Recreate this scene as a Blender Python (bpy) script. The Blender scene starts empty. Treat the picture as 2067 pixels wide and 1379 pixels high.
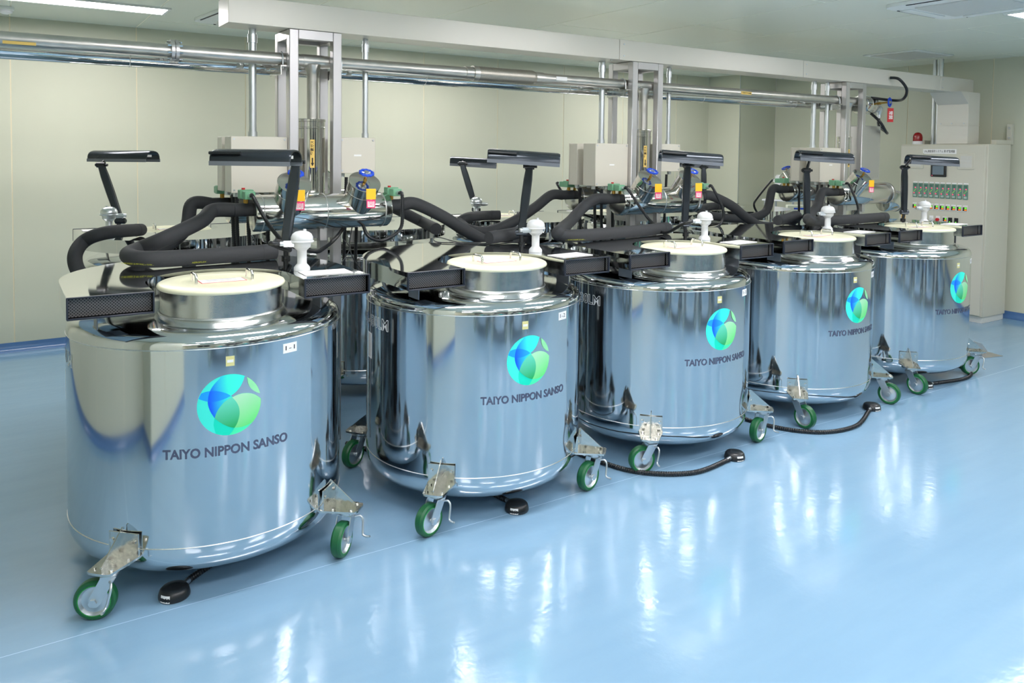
import bpy, bmesh, math, random
from mathutils import Vector, Matrix
random.seed(7)
S = bpy.context.scene
COL = S.collection
PI = math.pi

# ------------------------------------------------------------------ camera
FPX, CY, TH, CAMH, PITCH, ROLL = 1593.9, 374.8, 0.9922, 1.6358, 0.0429, 0.0114
F0 = Vector((math.cos(TH), math.sin(TH), 0)); R0 = Vector((math.sin(TH), -math.cos(TH), 0)); U0 = Vector((0, 0, 1))
CF = F0*math.cos(PITCH) - U0*math.sin(PITCH)
_u = U0*math.cos(PITCH) + F0*math.sin(PITCH)
CR = R0*math.cos(ROLL) + _u*math.sin(ROLL)
CU = -R0*math.sin(ROLL) + _u*math.cos(ROLL)
CAMP = Vector((0, 0, CAMH))
cd = bpy.data.cameras.new('camera'); cam = bpy.data.objects.new('camera', cd); COL.objects.link(cam)
cam.matrix_world = Matrix(((CR.x, CU.x, -CF.x, 0), (CR.y, CU.y, -CF.y, 0), (CR.z, CU.z, -CF.z, CAMH), (0, 0, 0, 1)))
cd.sensor_fit = 'HORIZONTAL'; cd.sensor_width = 36; cd.lens = FPX/2067*36
cd.shift_y = (CY-689.5)/2067; cd.clip_start = .05; cd.clip_end = 60
S.camera = cam
def ray(x, y): return CF + CR*((x-1033.5)/FPX) - CU*((y-CY)/FPX)
def on(x, y, ax, v):
    d = ray(x, y); t = (v-CAMP[ax])/d[ax]; return CAMP + d*t
def onz(x, y, z): return on(x, y, 2, z)
def onY(x, y, Y): return on(x, y, 1, Y)
def onX(x, y, X): return on(x, y, 0, X)
def pd(x, y, d): return CAMP + ray(x, y)*d
def depth(p): return (Vector(p)-CAMP).dot(CF)

# ------------------------------------------------------------------ world, exposure
w = bpy.data.worlds.new('world'); S.world = w; w.use_nodes = True
w.node_tree.nodes['Background'].inputs[0].default_value = (.8, .85, .9, 1)
w.node_tree.nodes['Background'].inputs[1].default_value = .3
S.view_settings.view_transform = 'Standard'; S.view_settings.look = 'None'
S.view_settings.gamma = 1; S.view_settings.use_curve_mapping = False
S.view_settings.exposure = 0.0
LIGHT = 34.5            # emission of the ceiling light diffusers

# ------------------------------------------------------------------ materials
def lin(c):
    return tuple(((v/255)/12.92 if v/255 <= .04045 else (((v/255)+.055)/1.055)**2.4) for v in c)
MATS = {}
def mat(name, rgb, rough=.5, metal=0., spec=.5, noise=0., nscale=20., bump=0., bscale=200., emit=None, estr=0., rvar=0., alpha=1., trans=0., stretch=None, coat=0.):
    m = bpy.data.materials.new(name); m.use_nodes = True; nt = m.node_tree; b = nt.nodes['Principled BSDF']
    c = lin(rgb)+(1,)
    b.inputs['Base Color'].default_value = c; b.inputs['Roughness'].default_value = rough; b.inputs['Metallic'].default_value = metal
    b.inputs['Specular IOR Level'].default_value = spec; b.inputs['Alpha'].default_value = alpha
    b.inputs['Transmission Weight'].default_value = trans; b.inputs['Coat Weight'].default_value = coat
    if emit: b.inputs['Emission Color'].default_value = lin(emit)+(1,); b.inputs['Emission Strength'].default_value = estr
    if noise or bump or rvar:
        tc = nt.nodes.new('ShaderNodeTexCoord'); mp = nt.nodes.new('ShaderNodeMapping'); nt.links.new(tc.outputs['Object'], mp.inputs[0])
        if stretch: mp.inputs['Scale'].default_value = stretch
        nz = nt.nodes.new('ShaderNodeTexNoise'); nz.inputs['Scale'].default_value = nscale; nz.inputs['Detail'].default_value = 4
        nt.links.new(mp.outputs[0], nz.inputs['Vector'])
        if noise:
            mx = nt.nodes.new('ShaderNodeMix'); mx.data_type = 'RGBA'
            mx.inputs[6].default_value = tuple(max(0, v*(1-noise)) for v in c[:3])+(1,); mx.inputs[7].default_value = tuple(min(1, v*(1+noise)) for v in c[:3])+(1,)
            nt.links.new(nz.outputs['Fac'], mx.inputs[0]); nt.links.new(mx.outputs[2], b.inputs['Base Color'])
        if rvar:
            mr = nt.nodes.new('ShaderNodeMapRange'); mr.inputs['From Min'].default_value = .3; mr.inputs['From Max'].default_value = .7
            mr.inputs['To Min'].default_value = max(.01, rough-rvar); mr.inputs['To Max'].default_value = rough+rvar
            nt.links.new(nz.outputs['Fac'], mr.inputs['Value']); nt.links.new(mr.outputs[0], b.inputs['Roughness'])
        if bump:
            n2 = nt.nodes.new('ShaderNodeTexNoise'); n2.inputs['Scale'].default_value = bscale; nt.links.new(mp.outputs[0], n2.inputs['Vector'])
            bp = nt.nodes.new('ShaderNodeBump'); bp.inputs['Strength'].default_value = bump; bp.inputs['Distance'].default_value = .01
            nt.links.new(n2.outputs['Fac'], bp.inputs['Height']); nt.links.new(bp.outputs[0], b.inputs['Normal'])
    MATS[name] = m; return m
mat('steel', (216, 219, 221), .085, 1, rvar=.025, nscale=6, stretch=(1, 1, .35))
mat('steel_hood', (222, 224, 224), .05, 1, rvar=.02, nscale=4)
mat('steel_dark_top', (200, 203, 205), .06, 1, rvar=.02, nscale=8)
mat('steel_bead', (225, 226, 224), .28, 1, noise=.2, nscale=140)
mat('steel_neck', (205, 206, 206), .16, 1, rvar=.08, nscale=26, bump=.06, bscale=420)
mat('chrome', (222, 222, 220), .07, 1, rvar=.02, nscale=9)
mat('jacket', (214, 213, 208), .11, 1, rvar=.04, nscale=7, bump=.03, bscale=9)
mat('zinc', (214, 219, 222), .36, 1, noise=.06, nscale=30)
mat('brushed', (208, 206, 206), .4, 1, noise=.03, nscale=40, stretch=(6, 6, .4), rvar=.05)
mat('pipe_grey', (202, 200, 194), .36, 1, noise=.16, nscale=18, rvar=.07)
mat('braid', (176, 172, 162), .45, 1, noise=.45, nscale=260)
mat('bracket_steel', (208, 208, 202), .16, 1, rvar=.06, nscale=30, bump=.05, bscale=60)
mat('wall', (205, 207, 186), .32, 0, .4, noise=.012, nscale=3)
mat('seal', (240, 230, 200), .6)
mat('seal_ceiling', (255, 252, 234), .6)
mat('ceiling', (246, 251, 238), .26, 0, .5, noise=.01, nscale=3)
mat('cove', (80, 118, 166), .2, 0, .5, noise=.03, nscale=8)
mat('cream_lid', (238, 236, 204), .28, 0, .5, noise=.015, nscale=6)
mat('black_foam', (52, 54, 56), .72, 0, .3, noise=.08, nscale=60, bump=.08, bscale=300)
mat('black_plastic', (26, 29, 32), .3, 0, .5, noise=.1, nscale=40)
mat('lamp_body', (58, 64, 70), .22, .6, .5, noise=.06, nscale=20)
mat('lamp_grey', (118, 124, 132), .3, .3, .5, noise=.05, nscale=20)
mat('trim_navy', (34, 40, 52), .4, 0, .5, noise=.06, nscale=30)
mat('white_sensor', (204, 207, 208), .35, 0, .5, noise=.03, nscale=20, bump=.05, bscale=120)
mat('white_print', (242, 242, 240), .5, noise=.01, nscale=10)
mat('paper', (246, 245, 243), .6, noise=.01, nscale=12)
mat('ink_grey', (78, 86, 110), .5)
mat('ink_black', (24, 24, 26), .5)
mat('red_ink', (196, 44, 56), .5)
mat('beige_paint', (214, 210, 196), .38, 0, .45, noise=.012, nscale=6)
mat('cabinet_paint', (206, 204, 188), .36, 0, .45, noise=.012, nscale=6)
mat('duct_paint', (216, 213, 202), .32, .1, .5, noise=.012, nscale=4)
mat('green_tread', (22, 92, 52), .4, 0, .5, noise=.12, nscale=50)
mat('green_bright', (40, 168, 60), .4, 0, .5, noise=.06, nscale=50)
mat('green_valve', (112, 168, 132), .45, 0, .5, noise=.06, nscale=40)
mat('blue_wheel', (20, 74, 206), .32, 0, .5, noise=.05, nscale=60)
mat('brass', (184, 146, 72), .3, 1, noise=.08, nscale=60)
mat('yellow_tag', (250, 196, 44), .45, noise=.02, nscale=30)
mat('sticker_pale', (224, 218, 150), .5, noise=.02, nscale=30)
mat('yellow_tape', (240, 204, 110), .5, noise=.03, nscale=30)
mat('pink_tag', (238, 66, 118), .45, noise=.02, nscale=30)
mat('red_plastic', (196, 30, 36), .35, noise=.03, nscale=30)
mat('red_glass', (170, 12, 22), .08, 0, .6, trans=.35, noise=.04, nscale=40)
mat('screen_grey', (112, 128, 140), .18, noise=.03, nscale=20)
mat('screen_dark', (30, 38, 48), .08, noise=.05, nscale=6)
mat('meter_green', (98, 138, 122), .45, noise=.08, nscale=90)
mat('lcd_green', (60, 90, 40), .3, emit=(110, 235, 60), estr=1.1, noise=.05, nscale=80)
mat('lcd_orange', (90, 60, 30), .3, emit=(250, 140, 50), estr=1.0, noise=.05, nscale=80)
mat('led_pink', (235, 60, 110), .3, emit=(255, 80, 120), estr=.9, noise=.02, nscale=60)
mat('led_lime', (150, 220, 40), .3, emit=(180, 240, 60), estr=.8, noise=.02, nscale=60)
mat('device_cream', (222, 228, 206), .45, noise=.02, nscale=20)
mat('device_white', (232, 234, 236), .4, noise=.02, nscale=20)
mat('ac_white', (244, 247, 244), .4, noise=.01, nscale=8)
mat('ac_grille', (216, 217, 212), .5, noise=.03, nscale=60)
mat('diffuser', (250, 250, 250), .5, emit=(255, 250, 252), estr=LIGHT)
mat('tape_yellow_text', (196, 200, 40), .5)
# perforated grille
def grille_mat():
    m = bpy.data.materials.new('perforated'); m.use_nodes = True; nt = m.node_tree; b = nt.nodes['Principled BSDF']
    tc = nt.nodes.new('ShaderNodeTexCoord'); mp = nt.nodes.new('ShaderNodeMapping'); mp.inputs['Scale'].default_value = (1, 1, 1); nt.links.new(tc.outputs['Object'], mp.inputs[0])
    vo = nt.nodes.new('ShaderNodeTexVoronoi'); vo.inputs['Scale'].default_value = 132; vo.inputs['Randomness'].default_value = .0
    mp.inputs['Rotation'].default_value = (0, PI/4, 0); nt.links.new(mp.outputs[0], vo.inputs['Vector'])
    cr = nt.nodes.new('ShaderNodeValToRGB'); cr.color_ramp.elements[0].position = .3; cr.color_ramp.elements[1].position = .36
    cr.color_ramp.elements[0].color = (.012, .012, .014, 1); cr.color_ramp.elements[1].color = (.17, .16, .16, 1)
    nt.links.new(vo.outputs['Distance'], cr.inputs[0]); nt.links.new(cr.outputs[0], b.inputs['Base Color'])
    b.inputs['Roughness'].default_value = .4; b.inputs['Metallic'].default_value = .5
    MATS['perforated'] = m
grille_mat()
def print_mat():
    m = bpy.data.materials.new('emblem_print'); m.use_nodes = True; nt = m.node_tree; b = nt.nodes['Principled BSDF']
    a = nt.nodes.new('ShaderNodeVertexColor'); a.layer_name = 'print'; nt.links.new(a.outputs[0], b.inputs['Base Color'])
    b.inputs['Roughness'].default_value = .42; b.inputs['Specular IOR Level'].default_value = .3; MATS['emblem_print'] = m
print_mat()
def floor_mat():
    m = bpy.data.materials.new('epoxy_floor'); m.use_nodes = True; nt = m.node_tree; b = nt.nodes['Principled BSDF']; L = nt.links.new
    tc = nt.nodes.new('ShaderNodeTexCoord'); mp = nt.nodes.new('ShaderNodeMapping'); mp.inputs['Scale'].default_value = (.5, 3, 1); L(tc.outputs['Object'], mp.inputs[0])
    nz = nt.nodes.new('ShaderNodeTexNoise'); nz.inputs['Scale'].default_value = 3.2; nz.inputs['Detail'].default_value = 6; L(mp.outputs[0], nz.inputs['Vector'])
    mx = nt.nodes.new('ShaderNodeMix'); mx.data_type = 'RGBA'; mx.inputs[6].default_value = lin((124, 160, 188))+(1,); mx.inputs[7].default_value = lin((136, 171, 197))+(1,)
    L(nz.outputs['Fac'], mx.inputs[0])
    # one pale joint line along the row of vessels
    sx = nt.nodes.new('ShaderNodeSeparateXYZ'); L(tc.outputs['Object'], sx.inputs[0])
    wv = nt.nodes.new('ShaderNodeTexNoise'); wv.inputs['Scale'].default_value = .6; L(tc.outputs['Object'], wv.inputs['Vector'])
    m1 = nt.nodes.new('ShaderNodeMath'); m1.operation = 'MULTIPLY_ADD'; L(wv.outputs['Fac'], m1.inputs[0]); m1.inputs[1].default_value = .05; m1.inputs[2].default_value = 2.915
    m2 = nt.nodes.new('ShaderNodeMath'); m2.operation = 'SUBTRACT'; L(sx.outputs['Y'], m2.inputs[0]); L(m1.outputs[0], m2.inputs[1])
    m3 = nt.nodes.new('ShaderNodeMath'); m3.operation = 'ABSOLUTE'; L(m2.outputs[0], m3.inputs[0])
    m4 = nt.nodes.new('ShaderNodeMath'); m4.operation = 'LESS_THAN'; L(m3.outputs[0], m4.inputs[0]); m4.inputs[1].default_value = .0016
    mz = nt.nodes.new('ShaderNodeMix'); mz.data_type = 'RGBA'; L(m4.outputs[0], mz.inputs[0]); L(mx.outputs[2], mz.inputs[6]); mz.inputs[7].default_value = lin((176, 208, 236))+(1,)
    L(mz.outputs[2], b.inputs['Base Color'])
    mr = nt.nodes.new('ShaderNodeMapRange'); mr.inputs['From Min'].default_value = .3; mr.inputs['From Max'].default_value = .7; mr.inputs['To Min'].default_value = .10; mr.inputs['To Max'].default_value = .17
    L(nz.outputs['Fac'], mr.inputs['Value']); L(mr.outputs[0], b.inputs['Roughness'])
    n2 = nt.nodes.new('ShaderNodeTexNoise'); n2.inputs['Scale'].default_value = 26; L(tc.outputs['Object'], n2.inputs['Vector'])
    bp = nt.nodes.new('ShaderNodeBump'); bp.inputs['Strength'].default_value = .035; bp.inputs['Distance'].default_value = .02; L(n2.outputs['Fac'], bp.inputs['Height']); L(bp.outputs[0], b.inputs['Normal'])
    b.inputs['Specular IOR Level'].default_value = .75
    MATS['epoxy_floor'] = m
floor_mat()

# ------------------------------------------------------------------ mesh builder
class MB:
    def __init__(s): s.v = []; s.f = []
    def add(s, vs, fs):
        o = len(s.v); s.v += [tuple(v) for v in vs]; s.f += [tuple(i+o for i in f) for f in fs]; return s
    def box(s, x0, x1, y0, y1, z0, z1, b=0., M=None):
        if b <= 0:
            vs = [(x, y, z) for z in (z0, z1) for y in (y0, y1) for x in (x0, x1)]
            fs = [(0, 2, 3, 1), (4, 5, 7, 6), (0, 1, 5, 4), (2, 6, 7, 3), (0, 4, 6, 2), (1, 3, 7, 5)]
        else:
            bm = bmesh.new(); bmesh.ops.create_cube(bm, size=1)
            for q in bm.verts: q.co = Vector(((x0+x1)/2+q.co.x*(x1-x0), (y0+y1)/2+q.co.y*(y1-y0), (z0+z1)/2+q.co.z*(z1-z0)))
            bmesh.ops.bevel(bm, geom=bm.edges[:], offset=b, segments=1, affect='EDGES', profile=.5)
            bm.verts.index_update(); vs = [q.co.copy() for q in bm.verts]; fs = [[q.index for q in f.verts] for f in bm.faces]; bm.free()
        if M: vs = [M @ Vector(q) for q in vs]
        return s.add(vs, fs)
    def cyl(s, p0, p1, r0, r1=None, n=20, caps=True):
        r1 = r0 if r1 is None else r1; p0 = Vector(p0); p1 = Vector(p1); a = (p1-p0).normalized()
        t = Vector((0, 0, 1)) if abs(a.z) < .9 else Vector((1, 0, 0)); e1 = a.cross(t).normalized(); e2 = a.cross(e1)
        vs = []
        for p, r in ((p0, r0), (p1, r1)):
            for k in range(n): vs.append(p+e1*(r*math.cos(2*PI*k/n))+e2*(r*math.sin(2*PI*k/n)))
        fs = [(k, (k+1) % n, n+(k+1) % n, n+k) for k in range(n)]
        if caps: fs += [tuple(range(n))[::-1], tuple(range(n, 2*n))]
        return s.add(vs, fs)
    def lathe(s, prof, n=48, o=(0, 0, 0), M=None):
        vs = []; fs = []; o = Vector(o)
        for r, z in prof:
            for k in range(n): vs.append(Vector((r*math.cos(2*PI*k/n), r*math.sin(2*PI*k/n), z)))
        for i in range(len(prof)-1):
            for k in range(n):
                a = i*n+k; b = i*n+(k+1) % n; fs.append((a, b, b+n, a+n))
        if prof[0][0] > 1e-6: fs.append(tuple(range(n))[::-1])
        if prof[-1][0] > 1e-6: fs.append(tuple(range((len(prof)-1)*n, len(prof)*n)))
        if M: vs = [M @ q for q in vs]
        return s.add([q+o for q in vs], fs)
    def axis_lathe(s, p, a, prof, n=32):
        a = Vector(a).normalized(); q = Vector((0, 0, 1)).rotation_difference(a)
        return s.lathe(prof, n, p, q.to_matrix())
    def tube(s, pts, r, n=14, caps=True, rings=False):
        pts = [Vector(p) for p in pts]; N = len(pts); T = []
        for i in range(N): T.append((pts[min(i+1, N-1)]-pts[max(i-1, 0)]).normalized())
        t0 = T[0]; ref = Vector((0, 0, 1)) if abs(t0.z) < .9 else Vector((1, 0, 0)); e1 = t0.cross(ref).normalized(); vs = []
        for i in range(N):
            e1 = (e1 - T[i]*e1.dot(T[i])).normalized(); e2 = T[i].cross(e1)
            rr = r*(1.0 if not rings else (1.12 if i % 2 else .9))
            for k in range(n): vs.append(pts[i]+e1*(rr*math.cos(2*PI*k/n))+e2*(rr*math.sin(2*PI*k/n)))
        fs = [(i*n+k, i*n+(k+1) % n, (i+1)*n+(k+1) % n, (i+1)*n+k) for i in range(N-1) for k in range(n)]
        if caps: fs += [tuple(range(n))[::-1], tuple(range((N-1)*n, N*n))]
        return s.add(vs, fs)
    def prism(s, poly, z0, z1, M=None):
        n = len(poly); vs = [Vector((x, y, z0)) for x, y in poly]+[Vector((x, y, z1)) for x, y in poly]
        fs = [tuple(range(n))[::-1], tuple(range(n, 2*n))]+[(k, (k+1) % n, n+(k+1) % n, n+k) for k in range(n)]
        if M: vs = [M @ q for q in vs]
        return s.add(vs, fs)
    def torus(s, p, a, R, r, n=32, m=10, wob=0., wn=0):
        a = Vector(a).normalized(); q = Vector((0, 0, 1)).rotation_difference(a).to_matrix(); vs = []
        for i in range(n):
            t = 2*PI*i/n; RR = R+wob*math.cos(wn*t)
            for j in range(m):
                u = 2*PI*j/m; vs.append(Vector(p)+q @ Vector(((RR+r*math.cos(u))*math.cos(t), (RR+r*math.cos(u))*math.sin(t), r*math.sin(u))))
        return s.add(vs, [(i*m+j, ((i+1) % n)*m+j, ((i+1) % n)*m+(j+1) % m, i*m+(j+1) % m) for i in range(n) for j in range(m)])
    def mesh(s, name, m, smooth=40):
        me = bpy.data.meshes.new(name); me.from_pydata([tuple(q) for q in s.v], [], s.f)
        bm = bmesh.new(); bm.from_mesh(me); bmesh.ops.recalc_face_normals(bm, faces=bm.faces[:]); bm.to_mesh(me); bm.free()
        me.materials.append(MATS[m])
        if smooth: me.shade_smooth(); me.set_sharp_from_angle(angle=math.radians(smooth))
        return me
    def build(s, name, m, parent=None, loc=(0, 0, 0), rot=(0, 0, 0), smooth=40):
        o = bpy.data.objects.new(name, s.mesh(name, m, smooth)); COL.objects.link(o); o.location = loc; o.rotation_euler = rot
        if parent: o.parent = parent
        return o
def inst(me, name, parent=None, loc=(0, 0, 0), rot=(0, 0, 0)):
    o = bpy.data.objects.new(name, me); COL.objects.link(o); o.location = loc; o.rotation_euler = rot
    if parent: o.parent = parent
    return o
def tag(o, label, cat, group=None):
    o['label'] = label; o['category'] = cat
    if group: o['group'] = group
    return o
def thing(name, label, cat, loc=(0, 0, 0), rz=0., group=None):
    o = bpy.data.objects.new(name, None); COL.objects.link(o); o.empty_display_size = .1
    o.location = loc; o.rotation_euler = (0, 0, rz); return tag(o, label, cat, group)
def struct(o): o['kind'] = 'structure'; return o
def copy_tree(o, parent=None):
    c = o.copy(); COL.objects.link(c); c.parent = parent
    for ch in list(o.children): copy_tree(ch, c)
    return c
def smoothpath(pts, k=8):
    pts = [Vector(p) for p in pts]; out = []
    for i in range(len(pts)-1):
        p0 = pts[max(i-1, 0)]; p1 = pts[i]; p2 = pts[i+1]; p3 = pts[min(i+2, len(pts)-1)]
        for j in range(k):
            t = j/k
            out.append(.5*((2*p1)+(p2-p0)*t+(2*p0-5*p1+4*p2-p3)*t*t+(3*p1-p0-3*p2+p3)*t**3))
    out.append(pts[-1]); return out
def resample(pts, step):
    out = [pts[0].copy()]; acc = 0
    for a, b in zip(pts, pts[1:]):
        L = (b-a).length
        while acc+L >= step:
            t = (step-acc)/L; a = a.lerp(b, t); out.append(a.copy()); L = (b-a).length; acc = 0
        acc += L
    return out
def text_geo(body, size, bold=0., align='CENTER', space=1.):
    cu = bpy.data.curves.new('t', 'FONT'); cu.body = body; cu.size = size; cu.align_x = align; cu.align_y = 'CENTER'; cu.offset = bold; cu.space_character = space
    cu.resolution_u = 3
    ob = bpy.data.objects.new('t', cu); COL.objects.link(ob)
    dg = bpy.context.evaluated_depsgraph_get(); dg.update()
    me = ob.evaluated_get(dg).to_mesh(); vs = [q.co.copy() for q in me.vertices]; fs = [tuple(p.vertices) for p in me.polygons]
    ob.evaluated_get(dg).to_mesh_clear(); bpy.data.objects.remove(ob); bpy.data.curves.remove(cu)
    return vs, fs
def text_part(name, body, size, m, parent, M, bold=0., align='CENTER', fitw=None):
    vs, fs = text_geo(body, size, bold, align)
    if fitw and vs:
        xs = [q.x for q in vs]; k = fitw/(max(xs)-min(xs)); vs = [Vector((q.x*k, q.y, q.z)) for q in vs]
    mb = MB().add([M @ q for q in vs], fs)
    me = bpy.data.meshes.new(name); me.from_pydata([tuple(q) for q in mb.v], [], mb.f); me.materials.append(MATS[m])
    o = bpy.data.objects.new(name, me); COL.objects.link(o); o.parent = parent; return o
RT = .53
def cylmap(u, vz, ang0, zc, dr):       # u metres along the surface to the viewer's right
    a = ang0+u/RT; return Vector(((RT+dr)*math.cos(a), (RT+dr)*math.sin(a), zc+vz))
def cyl_text(name, body, size, m, parent, ang0, zc, dr=.0008, bold=0., width=None):
    vs, fs = text_geo(body, size, bold)
    xs = [q.x for q in vs]; k = 1 if not width else width/(max(xs)-min(xs)); c = (max(xs)+min(xs))/2
    me = bpy.data.meshes.new(name); me.from_pydata([tuple(cylmap((q.x-c)*k, q.y, ang0, zc, dr)) for q in vs], [], fs); me.materials.append(MATS[m])
    o = bpy.data.objects.new(name, me); COL.objects.link(o); o.parent = parent; return o
def cyl_plate(name, wd, h, m, parent, ang0, zc, dr=.0006, n=6):
    mb = MB(); vs = []; fs = []
    for d in (0, dr):
        for i in range(n+1):
            for s in (-1, 1): vs.append(cylmap(-wd/2+wd*i/n, s*h/2, ang0, zc, d))
    o = 2*(n+1)
    for i in range(n):
        fs.append((o+2*i, o+2*i+2, o+2*i+3, o+2*i+1)); fs.append((2*i, 2*i+2, o+2*i+2, o+2*i)); fs.append((2*i+1, o+2*i+1, o+2*i+3, 2*i+3))
    fs.append((0, o, o+1, 1)); fs.append((2*n, 2*n+1, o+2*n+1, o+2*n))
    return mb.add(vs, fs).build(name, m, parent, smooth=0)

# ------------------------------------------------------------------ the room
X0r, X1r, Y0r, Y1r, ZC = -3.4, 8.62, -3.9, 7.39, 2.65
XLW, YJ0, YJ1, XJ = -1.27, .88, 2.27, -.80     # left wall, and its step beside the camera
PX0, PY0 = 7.93, 6.86       # pilaster in the far right corner
fl = MB().box(X0r, X1r, Y0r, Y1r, -.1, 0).build('floor', 'epoxy_floor', smooth=0); struct(fl)
cl = MB().box(X0r, X1r, Y0r, Y1r, ZC+.002, ZC+.1).build('ceiling', 'seal_ceiling', smooth=0); struct(cl)
GX = .102                    # joints on a 0.905 m grid
SP = .905
full = MB().box(.004, SP-.004, .004, 1.796, -.0, .002).mesh('panel', 'ceiling', 0)
i = 0; x = GX-5*SP
while x < X1r:
    y = Y0r - (0, .62, 1.2)[i % 3]
    while y < Y1r:
        xa, xb, ya, yb = max(x+.004, X0r), min(x+SP-.004, X1r), max(y+.004, Y0r), min(y+1.796, Y1r)
        if xb-xa > .03 and yb-ya > .03:
            if abs(xb-xa-(SP-.008)) < 1e-4 and abs(yb-ya-1.792) < 1e-4: inst(full, 'panel', cl, (x, y, ZC))
            else: MB().box(xa, xb, ya, yb, ZC, ZC+.002).build('panel', 'ceiling', cl, smooth=0)
        y += 1.8
    x += SP; i += 1
def wall(name, x0, x1, y0, y1):
    return struct(MB().box(x0, x1, y0, y1, 0, ZC).build(name, 'seal', smooth=0))
wb_ = wall('wall_back', XLW, PX0, Y1r+.004, Y1r+.1)
x = GX-5*SP; fullw = MB().box(.004, SP-.004, 0, .004, 0, ZC).mesh('panel', 'wall', 0)
while x < PX0-.02:
    if x+SP < XLW+.05:
        x += SP; continue
    if x >= XLW and x+SP <= PX0: inst(fullw, 'panel', wb_, (x, Y1r, 0))
    else: MB().box(max(x+.004, XLW), min(x+SP-.004, PX0), Y1r, Y1r+.004, 0, ZC).build('panel', 'wall', wb_, smooth=0)
    x += SP
pil = struct(MB().box(PX0+.004, X1r, PY0+.004, Y1r+.1, 0, ZC).build('wall_pilaster', 'seal', smooth=0))
MB().box(PX0, PX0+.004, PY0+.006, Y1r, 0, ZC).build('panel', 'wall', pil, smooth=0)
MB().box(PX0+.002, X1r, PY0, PY0+.004, 0, ZC).build('panel', 'wall', pil, smooth=0)
MB().box(PX0-.004, PX0+.004, PY0-.004, PY0+.004, .07, ZC).build('corner_bead', 'zinc', pil, smooth=0)
wr = wall('wall_right', X1r+.004, X1r+.1, Y0r, PY0)
ys = PY0; 
while ys > Y0r:
    ya = max(ys-SP+.004, Y0r); MB().box(X1r, X1r+.004, ya, ys-.004, 0, ZC).build('panel', 'wall', wr, smooth=0); ys -= SP
wl = wall('wall_left', XLW-.1, XLW-.004, YJ1, Y1r)
ys = Y1r
while ys > YJ1+.03:
    MB().box(XLW-.004, XLW, max(ys-SP+.004, YJ1), ys-.004, 0, ZC).build('panel', 'wall', wl, smooth=0); ys -= SP
wj = wall('wall_left_step', X0r, XJ-.004, YJ0+.004, YJ1-.004)
for k in range(3):
    ya = YJ0+(YJ1-YJ0)*k/3; MB().box(XJ-.004, XJ, ya+.0025, ya+(YJ1-YJ0)/3-.0025, 0, ZC).build('panel', 'wall', wj, smooth=0)
MB().box(XLW, XJ-.0045, YJ1-.004, YJ1, 0, ZC).build('panel', 'wall', wj, smooth=0)
MB().box(X0r, XJ-.0045, YJ0, YJ0+.004, 0, ZC).build('panel', 'wall', wj, smooth=0)
wl2 = wall('wall_left_rear', X0r-.1, X0r, Y0r, YJ0+.004)
wf = wall('wall_front', X0r, X1r, Y0r-.1, Y0r-.004)
x = X0r
while x < X1r:
    MB().box(x+.004, min(x+SP-.004, X1r), Y0r-.004, Y0r, 0, ZC).build('panel', 'wall', wf, smooth=0); x += SP
cove = [(0, 0), (.05, 0), (.03, .006), (.016, .02), (.008, .04), (.007, .07), (0, .07)]
def cove_run(name, a, b, nrm):
    a = Vector(a); b = Vector(b); n = Vector(nrm); mb = MB(); k = len(cove)
    vs = [p+n*u+Vector((0, 0, z+.0005)) for p in (a, b) for u, z in cove]
    fs = [(j, (j+1) % k, k+(j+1) % k, k+j) for j in range(k)]+[tuple(range(k)), tuple(range(k, 2*k))[::-1]]
    return struct(mb.add(vs, fs).build(name, 'cove'))
cove_run('baseboard_back', (XLW, Y1r, 0), (PX0, Y1r, 0), (0, -1, 0))
cove_run('baseboard_right', (X1r, PY0, 0), (X1r, Y0r, 0), (-1, 0, 0))
cove_run('baseboard_left', (XLW, YJ1, 0), (XLW, Y1r, 0), (1, 0, 0))
cove_run('baseboard_left_step', (XJ, YJ0, 0), (XJ, YJ1, 0), (1, 0, 0))
cove_run('baseboard_left_return', (XLW, YJ1, 0), (XJ, YJ1, 0), (0, 1, 0))
cove_run('baseboard_front', (X0r, Y0r, 0), (X1r, Y0r, 0), (0, 1, 0))
for n_, (xa, xb, za, zb2) in enumerate(((-2.2, -.9, .9, 2.1), (.6, 2.4, .9, 2.1), (3.0, 4.8, .9, 2.1))):
    o = struct(MB().box(xa, xb, Y0r+.0005, Y0r+.02, za, zb2).build('window_%d' % (n_+1), 'screen_dark', smooth=0))  # unseen dark panels, added so the vessels mirror dark upright shapes
    MB().box(xa-.05, xb+.05, Y0r, Y0r+.035, zb2, zb2+.05).box(xa-.05, xb+.05, Y0r, Y0r+.035, za-.05, za).box(xa-.05, xa, Y0r, Y0r+.035, za, zb2).box(xb, xb+.05, Y0r, Y0r+.035, za, zb2).box((xa+xb)/2-.02, (xa+xb)/2+.02, Y0r+.02, Y0r+.03, za, zb2).build('window_frame', 'zinc', o, smooth=0)
o = struct(MB().box(5.6, 7.2, Y0r+.0005, Y0r+.03, 0, 2.1).build('added_door_1', 'beige_paint', smooth=0))  # unseen door, added with dark panes for the reflections in the steel
MB().box(5.9, 6.2, Y0r+.0305, Y0r+.034, 1.1, 1.8).build('pane', 'screen_dark', o, smooth=0); MB().box(6.6, 6.9, Y0r+.0305, Y0r+.034, 1.1, 1.8).build('pane', 'screen_dark', o, smooth=0)
cove_run('baseboard_pilaster', (PX0, PY0, 0), (X1r, PY0, 0), (0, -1, 0))
cove_run('baseboard_pilaster_side', (PX0, Y1r, 0), (PX0, PY0, 0), (-1, 0, 0))

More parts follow.
